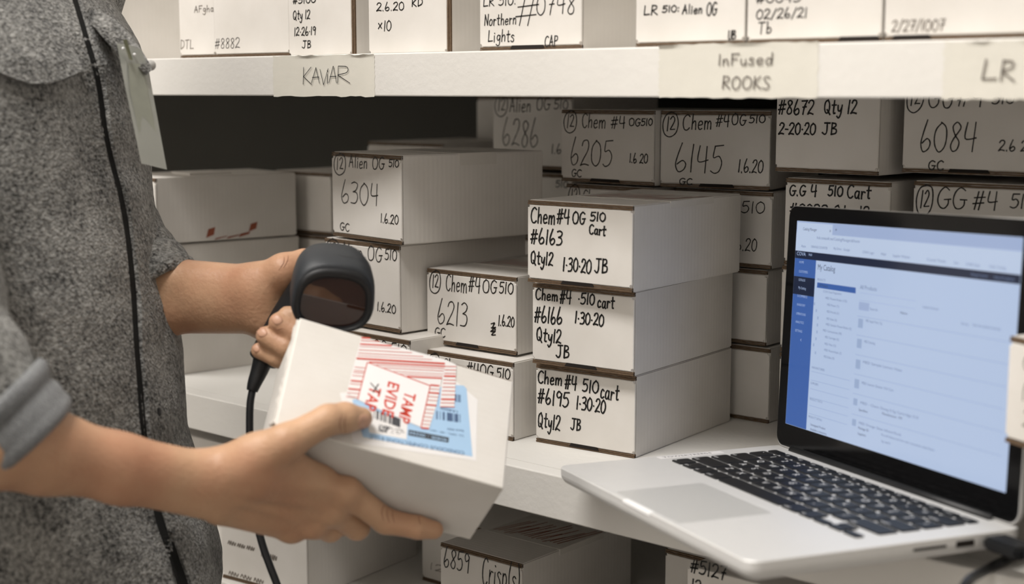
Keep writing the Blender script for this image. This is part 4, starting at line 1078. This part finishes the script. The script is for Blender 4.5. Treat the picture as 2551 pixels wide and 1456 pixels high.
# near (right) arm
cone(c_hi + el * 8, SR, 7, 6, 4); cone(SR, ELR, 5.0, 3.6, 3)
cone(ELR, at(130, 1108, 99.2), 3.0, 2.1, 1.5); cone(ELR, at(110, 1150, 99.5), 3.0, 2.1, 1.5)
cone(at(130, 1108, 99.2), at(300, 1145, 101.8), 2.1, 1.6, 1.2); cone(at(110, 1150, 99.5), at(300, 1195, 102.2), 2.1, 1.6, 1.2)
cone(at(300, 1145, 101.8), at(535, 1178, 105.2), 1.6, 1.3, 1.2); cone(at(300, 1195, 102.2), at(535, 1252, 106.0), 1.6, 1.4, 1.2)
cone(at(180, 1128, 100.6), at(560, 1215, 106.0), 1.9, 1.5, 1.0)
iM, mM, rM, pM = at(862, 1226, 109.0), at(826, 1270, 109.7), at(780, 1304, 110.3), at(727, 1316, 110.6)
for q, (x, y, d), r0, r1 in ((iM, (580, 1185, 105.8), 1.5, 1.05), (mM, (572, 1212, 106.2), 1.5, 1.12), (rM, (565, 1238, 106.6), 1.45, 1.08), (pM, (556, 1262, 107.0), 1.4, 1.05)):
    cone(at(x, y, d), q, r0, r1, .9)
cone(at(600, 1230, 108.2), at(760, 1260, 111.0), 1.5, 1.3, 1.0)
for (x0, y0, d0), (x1, y1, d1) in (((610, 1192, 104.2), (850, 1220, 107.75)), ((605, 1222, 104.5), (812, 1262, 108.4)), ((600, 1250, 105.0), (766, 1296, 109.05))):
    cone(at(x0, y0, d0), at(x1, y1, d1), .26, .34, .5)
for q in (iM, mM, rM, pM): cone(q - fw * .35, q - fw * .30, .85, .85, .6)
tM = at(712, 1103, 104.2)
cone(at(545, 1180, 105.6), at(640, 1140, 104.8), 1.42, 1.45, 2.0); cone(at(640, 1140, 104.8), tM, 1.45, 1.28, 1.6)
cone(at(650, 1190, 105.4), at(790, 1205, 108.2), 1.45, 1.0, 1.1)
cone(at(715, 1140, 105.4), at(800, 1190, 108.2), .85, .75, 1.1)
def on_top(x, y, off):
    u, v_ = fuv(x, y); return HO + hex_ * u + hey * v_ - hez * off
def on_side(x, y, off):
    r = ray(x, y); k = ((HO + hey * HW) @ hey) / (r @ hey); return r * k + hey * off
chain = lambda pts, rr: [(mm(pts[i]), mm(pts[i + 1]), rr[i] * cm, rr[i + 1] * cm) for i in range(len(pts) - 1)]
L_ = lambda x, y, z: HO + hex_ * x + hey * y + hez * z
fingers = [
    chain([tM, on_top(806, 1070, 1.22), on_top(850, 1061, 1.02), on_top(893, 1058, .82)], [1.26, 1.14, 1.14, .84]),
    chain([iM, on_side(965, 1272, 1.02), on_side(1045, 1291, .90), on_side(1084, 1301, .76)], [1.08, 1.0, .90, .74]),
    chain([mM, L_(8.9, 11.55, 8.6), L_(8.7, 9.0, 8.75), L_(8.4, 6.6, 8.5)], [1.1, .98, .88, .75]),
    chain([rM, L_(7.0, 11.9, 9.3), L_(6.8, 9.0, 8.8), L_(6.6, 6.8, 8.5)], [1.05, .95, .85, .72]),
    chain([pM, L_(5.2, 11.6, 9.8), L_(5.1, 9.2, 8.6), L_(5.0, 7.4, 8.4)], [1.02, .85, .74, .64]),
]
# far (left) arm with the scanner
cone(c_hi - el * 8, SL, 7, 6, 4); cone(SL, ELL, 5.0, 3.8, 3)
cone(ELL, at(400, 702, 126.3), 3.4, 2.25, 2); cone(ELL, at(400, 770, 126.8), 3.3, 2.2, 2)
cone(at(400, 702, 126.3), at(630, 708, 122.9), 2.15, 1.55, 1.5); cone(at(400, 770, 126.8), at(630, 786, 123.4), 2.2, 1.55, 1.5)
cone(at(520, 742, 124.6), at(650, 748, 123.0), 1.9, 1.9, 1.5)
lM = at(708, 676, 121.6)
cone(at(640, 712, 122.6), lM, 1.75, 1.42, 1.3)
cone(at(650, 770, 123.2), at(668, 806, 122.6), 1.55, 1.25, 1.2)
cone(at(660, 740, 123.2), at(735, 760, 124.2), 1.9, 1.5, 1.4); cone(at(660, 780, 123.4), at(720, 840, 124.0), 1.6, 1.3, 1.3)
lI, lm_, lR, lP = at(795, 770, 124.8), at(775, 815, 124.8), at(752, 850, 124.6), at(725, 878, 124.2)
for q, s in ((lI, (690, 735, 124)), (lm_, (685, 755, 124.2)), (lR, (678, 780, 124.2)), (lP, (672, 805, 124))): cone(at(*s), q, 1.4, 1.05, .9)
fingers += [
    chain([lM, at(758, 656, 122.4), at(800, 664, 123.4), at(825, 676, 123.9)], [1.42, 1.2, 1.1, .85]),
    chain([lI, at(800, 792, 121.0), at(762, 792, 118.9), at(716, 786, 118.9)], [1.0, .92, .86, .78]),
    chain([lm_, at(792, 850, 120.6), at(742, 832, 118.5), at(696, 805, 118.5)], [1.0, .96, .95, .90]),
    chain([lR, at(770, 885, 120.6), at(712, 866, 118.5), at(662, 838, 118.8)], [.98, .93, .90, .84]),
    chain([lP, at(740, 905, 120.8), at(692, 893, 119.2), at(646, 874, 119.6)], [.9, .82, .78, .70]),
]
bv, bq = build_surface(base, fingers, .0021)
body = mesh_np('body', bv - poff, bq, skin, person)
body['label'] = 'bare forearms and hands'
sm = body.modifiers.new('smooth', 'SMOOTH'); sm.factor = .5; sm.iterations = 2
bvh_body = BVHTree.FromPolygons([Vector(v) for v in bv], [tuple(q) for q in bq])
CAM0 = Vector((0, 0, CAM_Z))
def hit(bvh, x, y):
    d = Vector(ray(x, y)).normalized()
    loc, nrm, _, dist = bvh.ray_cast(CAM0, d)
    return loc, nrm
# fingernails: thin plates lying on the finger ends
def nail_at(cx, cy, ux, uy, vx, vy, name='fingernail'):
    verts, faces = [], []; n = 8
    c_loc, c_n = hit(bvh_body, cx, cy)
    if c_loc is None: return
    rows_ = []
    for j in range(n + 1):
        for i in range(n + 1):
            s, t = i / n * 2 - 1, j / n * 2 - 1
            k = sqrt(max(1e-6, 1 - .45 * t * t)) ; s2, t2 = s * k, t * sqrt(1 - .45 * s * s)
            loc, nr = hit(bvh_body, cx + ux * s2 + vx * t2, cy + uy * s2 + vy * t2)
            if loc is None or (loc - c_loc).length > .02: loc, nr = c_loc, c_n
            edge = max(abs(s), abs(t))
            verts.append(pinv @ (loc + nr * (.0006 if edge < .9 else -.0002)))
    for j in range(n):
        for i in range(n):
            a = j * (n + 1) + i; faces.append((a, a + 1, a + n + 2, a + n + 1))
    from_py(name, verts, faces, nail, person, True)
nail_at(907, 1053, 16, 3, -4, 22)
nail_at(1094, 1301, 9, 4, -6, 14)
nail_at(690, 797, 12, -7, 9, 12)
nail_at(652, 828, 12, -6, 8, 12)
nail_at(638, 868, 8, -5, 6, 10)
def crease(pts, r=.00028):
    out = []
    for x, y in [(q_[0], q_[1]) for q_ in catmull([(a, b2, 0) for a, b2 in pts], 5)]:
        loc, nr = hit(bvh_body, x, y)
        if loc is not None: out.append(pinv @ loc)
    if len(out) > 3: tube('skin_crease', out, [r * (.3 + .7 * sin(pi * i / (len(out) - 1))) for i in range(len(out))], crease_m, person, 6)
for ln in ([(958, 1256), (951, 1276), (956, 1300)], [(968, 1256), (964, 1280), (970, 1304)], [(979, 1262), (978, 1284), (983, 1304)], [(1046, 1272), (1043, 1288), (1047, 1308)],
           [(852, 1034), (846, 1055), (850, 1080)], [(862, 1034), (858, 1056), (862, 1082)], [(676, 812), (690, 822), (704, 818)], [(706, 668), (716, 650), (718, 636)], [(694, 674), (706, 656), (708, 640)]):
    crease(ln)
# hair, trousers, shoes (outside the picture)
hb_ = [(mm(hd_ + np.array([0, 0, 7.0]) - ef * 3), mm(hd_ + np.array([0, 0, 8.5]) + ef * 2.5), .086, .078, .02), (mm(hd_ - ef * 4.5 + np.array([0, 0, 1])), mm(hd_ - ef * 4 + np.array([0, 0, 6])), .068, .084, .02)]
v, q = build_surface(hb_, [], .006); mesh_np('hair', v - poff, q, hair_m, person)
hip = torso_row(1500)[0]
tb = [(mm(hip + el * 7), mm(hip - el * 7), .105, .105, .04)]
sb = []
for s in (-1, 1):
    foot = np.array([*(hip + el * 9 * s + ef * (3 if s > 0 else -4))[:2], FLOOR + 7.0])
    knee = (hip + el * 8 * s + ef * 4); knee = np.array([knee[0], knee[1], FLOOR + 48])
    tb += [(mm(hip + el * 7 * s), mm(knee), .10, .072, .03), (mm(knee), mm(foot), .072, .058, .03)]
    sb.append([(mm(foot - np.array([0, 0, 2.6])), mm(foot + ef * 9 - np.array([0, 0, 2.2])), .044, .046, .02), (mm(foot + ef * 9 - np.array([0, 0, 2.2])), mm(foot + ef * 17 - np.array([0, 0, 3.4])), .046, .034, .02)])
v, q = build_surface(tb, [], .008); mesh_np('trousers', v - poff, q, denim, person)
for s_ in sb:
    v, q = build_surface(s_, [], .006); v[:, 2] = np.maximum(v[:, 2], 0.002); mesh_np('shoe', v - poff, q, leather, person)

# ---- shirt
from mathutils import noise as mnoise
NR, NC = 190, 220
ys = np.linspace(-330, 1950, NR)
sv = []
for y in ys:
    c, a, b2 = torso_row(y)
    for k in range(NC):
        t = 2 * pi * k / NC
        e = 2.25
        x_ = a * math.copysign(abs(cos(t)) ** (2 / e), cos(t)); l_ = b2 * math.copysign(abs(sin(t)) ** (2 / e), sin(t))
        nrm = (ef * cos(t) / a + el * sin(t) / b2); nrm /= np.linalg.norm(nrm)
        zz = y / 29.5; ll = t * 15
        fold = .38 * mnoise.noise(Vector((ll * .16 + zz * .05, zz * .07 - ll * .05, 1.3))) + .30 * mnoise.noise(Vector((ll * .10 - zz * .16, zz * .20 + ll * .12, 7.7)))
        am = np.interp(y, [-330, 200, 900, 1250, 1600], [.5, .7, .8, 1.7, 1.9])
        fold += .22 * math.sin(zz * .42 + ll * .55 + 2 * mnoise.noise(Vector((ll * .08, zz * .06, 3)))) * np.interp(y, [900, 1250, 1700], [0, 1, 1])
        fine = .05 * mnoise.noise(Vector((ll * 1.3, zz * 1.3, 2.0)))
        p_ = c + ef * x_ + el * l_ + nrm * (fold * am + fine)
        sv.append(mm(p_))
sv = np.array(sv)
sq = np.array([(i * NC + k, i * NC + (k + 1) % NC, (i + 1) * NC + (k + 1) % NC, (i + 1) * NC + k) for i in range(NR - 1) for k in range(NC)])
shirt = mesh_np('shirt', sv - poff, sq[:, ::-1], wool, person)
shirt['label'] = 'grey flecked wool shirt'
sol = shirt.modifiers.new('thick', 'SOLIDIFY'); sol.thickness = .002; sol.offset = -1
bvh_shirt = BVHTree.FromPolygons([Vector(v_) for v_ in sv], [tuple(q_) for q_ in sq])
def out_n(nr, x, y):
    d = Vector(ray(x, y))
    return nr if nr.dot(d) < 0 else -nr
def shirt_strip(name, left, right, n, m_, off, mat, closed=True):
    """cloth strip on the shirt between two photo-space paths; off(s,t) in metres; s along, t across"""
    Lp = catmull([(a, b2, 0) for a, b2 in left], 8); Rp = catmull([(a, b2, 0) for a, b2 in right], 8)
    def sample(pl, s):
        f = s * (len(pl) - 1); i = min(int(f), len(pl) - 2); return pl[i] + (pl[i + 1] - pl[i]) * (f - i)
    verts, under, faces = [], [], []
    last = None
    for j in range(n + 1):
        a, b2 = sample(Lp, j / n), sample(Rp, j / n)
        for i in range(m_ + 1):
            t = i / m_; q = a + (b2 - a) * t
            loc, nr = hit(bvh_shirt, q[0], q[1])
            if loc is None:
                loc, nr = last if last else (P(q[0], q[1], 120), Vector(ef))
            else: nr = out_n(nr, q[0], q[1]); last = (loc, nr)
            verts.append(pinv @ (loc + nr * off(j / n, t))); under.append(pinv @ (loc - nr * .001))
    N = len(verts); w_ = m_ + 1
    for j in range(n):
        for i in range(m_):
            a = j * w_ + i; faces.append((a, a + w_, a + w_ + 1, a + 1))
    V_ = verts + under
    for i in range(m_):
        faces.append((i, i + 1, N + i + 1, N + i)); a = n * w_ + i; faces.append((a + 1, a, N + a, N + a + 1))
    for j in range(n):
        a = j * w_; faces.append((a + w_, a, N + a, N + a + w_)); a = j * w_ + m_; faces.append((a, a + w_, N + a + w_, N + a))
    return from_py(name, V_, faces, mat, shirt, False)
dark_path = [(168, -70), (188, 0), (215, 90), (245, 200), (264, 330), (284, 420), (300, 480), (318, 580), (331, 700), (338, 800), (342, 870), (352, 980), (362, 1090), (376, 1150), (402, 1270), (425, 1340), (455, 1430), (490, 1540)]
shirt_strip('placket_painted_shadow', [(x - 13 - max(0, y - 1150) * .06, y) for x, y in dark_path], [(x + 4, y) for x, y in dark_path], 110, 3, lambda s, t: .0022, plain('placket_shade_black', rgb(16, 16, 15), .95))['label'] = 'dark strip painted as the shadow in the shirt opening'  # near-black strip stands in for the shade under the placket's free edge
shirt_strip('placket', dark_path, [(x + 62 - max(0, y - 900) * .012, y) for x, y in dark_path], 120, 8, lambda s, t: .0058 - .0034 * t + .0008 * sin(s * 40), wool)
shirt_strip('pocket_flap', [(-40, 90), (0, 94), (60, 98), (110, 100), (168, 104)], [(-40, 176), (0, 190), (60, 211), (120, 206), (192, 180)], 30, 10, lambda s, t: .003 + .0055 * t * t, wool)
def blob(name, c, ax, r0, r1, mat, parent):
    bm = bmesh.new(); bmesh.ops.create_uvsphere(bm, u_segments=14, v_segments=8, radius=1)
    qd = Vector(ax).to_track_quat('Z', 'Y')
    for v_ in bm.verts: v_.co = pinv @ (c + qd @ Vector((v_.co.x * r0, v_.co.y * r0, v_.co.z * r1)))
    return obj_bm(name, bm, mat, parent, True)
loc, nr = hit(bvh_shirt, 384, 1028)
if loc: blob('button', loc + out_n(nr, 384, 1028) * .0035, out_n(nr, 384, 1028), .0048, .0022, plain('dark_button', rgb(24, 24, 26), .4), shirt)
# far chest pocket flap standing out at the silhouette
fo = [(236, 22), (285, 48), (330, 95), (362, 140), (380, 172)]; fi = [(228, 60), (262, 100), (300, 138), (340, 165), (366, 186)]
verts, faces = [], []
for (xa, ya), (xb, yb) in [((a[0], a[1]), (b2[0], b2[1])) for a, b2 in zip(catmull([(x, y, 0) for x, y in fo], 4), catmull([(x, y, 0) for x, y in fi], 4))]:
    i = len(verts) // 4
    verts += [pinv @ P(xa, ya, 119.6), pinv @ P(xb, yb, 118.2), pinv @ P(xb, yb, 121.5), pinv @ P(xa, ya, 121.8)]
    if i:
        for k in range(4): faces.append((4 * i - 4 + k, 4 * i - 4 + (k + 1) % 4, 4 * i + (k + 1) % 4, 4 * i + k))
from_py('pocket_flap', verts, faces, wool, shirt, True)
blob('button', P(376, 163, 120.3), Vector(ef), .0045, .004, plain('pale_button', rgb(170, 168, 164), .5), shirt)
# sleeves
def sleeve(name, pts, radii, cuff_n, cmat=cuff_cloth):
    pp = catmull(pts, 8); rr = np.interp(np.linspace(0, 1, len(pp)), np.linspace(0, 1, len(radii)), radii)
    rg = random.Random(len(pts))
    rr = [r * cm + .0012 * sin(i * .9) for i, r in enumerate(rr)]
    s_ = tube(name, [pinv @ M(q_) for q_ in pp], rr, wool, shirt, 40, caps=False)
    so = s_.modifiers.new('thick', 'SOLIDIFY'); so.thickness = .003; so.offset = 1
    k0 = len(pp) - cuff_n
    cf = tube('rolled_cuff', [pinv @ M(q_) for q_ in pp[k0:]] , [r + .003 + .0012 * sin(i * 1.3) for i, r in enumerate(rr[k0:])], cmat, shirt, 40, caps=False)
    so = cf.modifiers.new('thick', 'SOLIDIFY'); so.thickness = .004; so.offset = 1
    cf['label'] = 'rolled cuff showing the paler inside of the cloth'
sleeve('sleeve', [SR + np.array([0, 0, 2.0]), at(-290, 420, 101), at(-185, 800, 98.5), at(-60, 970, 97.6), at(10, 1042, 97.9), at(66, 1098, 98.4)], [7.2, 6.2, 5.2, 4.1, 3.5, 3.25], 13)
sleeve('sleeve', [SL + np.array([0, 0, 2.0]), at(60, 300, 136), at(200, 500, 132), at(300, 610, 128.5), at(362, 680, 127.0), at(408, 735, 125.9)], [7.2, 6.0, 5.0, 4.0, 3.3, 3.05], 9, wool)
# wool fuzz: short fibres standing off the cloth
rg = np.random.default_rng(4)
cand = rg.integers(0, len(sq), 90000)
qv = sv[sq[cand]]
uv_ = rg.random((len(cand), 2))
pt_ = (qv[:, 0] * ((1 - uv_[:, :1]) * (1 - uv_[:, 1:])) + qv[:, 1] * (uv_[:, :1] * (1 - uv_[:, 1:])) + qv[:, 2] * (uv_[:, :1] * uv_[:, 1:]) + qv[:, 3] * ((1 - uv_[:, :1]) * uv_[:, 1:]))
nn = np.cross(qv[:, 1] - qv[:, 0], qv[:, 3] - qv[:, 0]); nn /= np.linalg.norm(nn, axis=1)[:, None] + 1e-9
ctr = np.mean(sv, axis=0); ctr_dir = pt_ - ctr; ctr_dir[:, 2] = 0
nn[(nn * ctr_dir).sum(1) < 0] *= -1
ok = (nn @ fwh < .35) & (pt_[:, 2] > .95) & (pt_[:, 2] < 1.50)
pt_, nn = pt_[ok], nn[ok]
rd = rg.normal(size=pt_.shape); rd /= np.linalg.norm(rd, axis=1)[:, None]
dirv = nn * .55 + rd; dirv /= np.linalg.norm(dirv, axis=1)[:, None]
dirv[(dirv * nn).sum(1) < 0.05] *= -1
sd = np.cross(dirv, rg.normal(size=pt_.shape)); sd /= np.linalg.norm(sd, axis=1)[:, None] + 1e-9
Ln = rg.uniform(.0012, .0032, len(pt_))[:, None]
tri = np.stack([pt_ - sd * .00016, pt_ + sd * .00016, pt_ + dirv * Ln], 1).reshape(-1, 3) - poff
me = bpy.data.meshes.new('wool_fuzz'); me.vertices.add(len(tri)); me.vertices.foreach_set('co', tri.astype(np.float32).ravel())
nt_ = len(tri) // 3
me.loops.add(nt_ * 3); me.loops.foreach_set('vertex_index', np.arange(nt_ * 3, dtype=np.int32)); me.polygons.add(nt_); me.polygons.foreach_set('loop_start', np.arange(0, nt_ * 3, 3, dtype=np.int32)); me.update(calc_edges=True)
link_mesh('wool_fuzz', me, plain('wool_fibre', rgb(120, 119, 116), .95, var=.3, scale=400), shirt)['kind'] = 'stuff'

# ------------------------------------------------------------------ badge hanging from the pocket
def sdepth(x, y):
    loc, nr = hit(bvh_shirt, x, y)
    return (loc - CAM0).dot(Vector(fw)) * 100 if loc else 119.0
dl = min(sdepth(312, 214), sdepth(340, 330), sdepth(300, 150), sdepth(330, 270), 118.0) - .9
badge = empty('id_badge', P(352, 407, dl + 1), 0, 'clear plastic badge holder clipped to the shirt front', 'badge')
binv = Matrix.Translation(-badge.location)
def bq_(pts, dz): return [binv @ P(x, y, d + dz) for x, y, d in pts]
outer = [(291, 108, dl), (322, 112, dl + .9), (352, 123, dl + 1.8), (371, 179, dl + 2.3), (416, 423, dl + 2.6), (352, 407, dl + .3), (311, 214, dl)]
def plate(name, pts, th, mat):
    a, b2 = bq_(pts, -th / 2), bq_(pts, th / 2); n = len(pts)
    return from_py(name, a + b2, [tuple(range(n)), tuple(range(2 * n - 1, n - 1, -1))] + [(i, i + n, (i + 1) % n + n, (i + 1) % n) for i in range(n)], mat, badge)
plate('plastic_sleeve', outer, .16, badge_plastic)
plate('card', [(319, 156, dl + .35), (350, 160, dl + 1.4), (366, 196, dl + 2.0), (404, 398, dl + 2.3), (358, 388, dl + .6), (324, 226, dl + .2)], .05, badge_card)
plate('clip', [(306, 100, dl - .25), (316, 98, dl - .2), (331, 150, dl + .3), (322, 148, dl - .05)], .25, plain('olive_clip', rgb(110, 112, 92), .35, metal=.4))
for x, y, d in ((307, 121, dl - .2), (335, 136, dl + .9)):
    bm = bmesh.new(); bmesh.ops.create_uvsphere(bm, u_segments=10, v_segments=6, radius=.0013)
    for v_ in bm.verts: v_.co += binv @ P(x, y, d)
    obj_bm('rivet', bm, lamp_metal, badge, True)
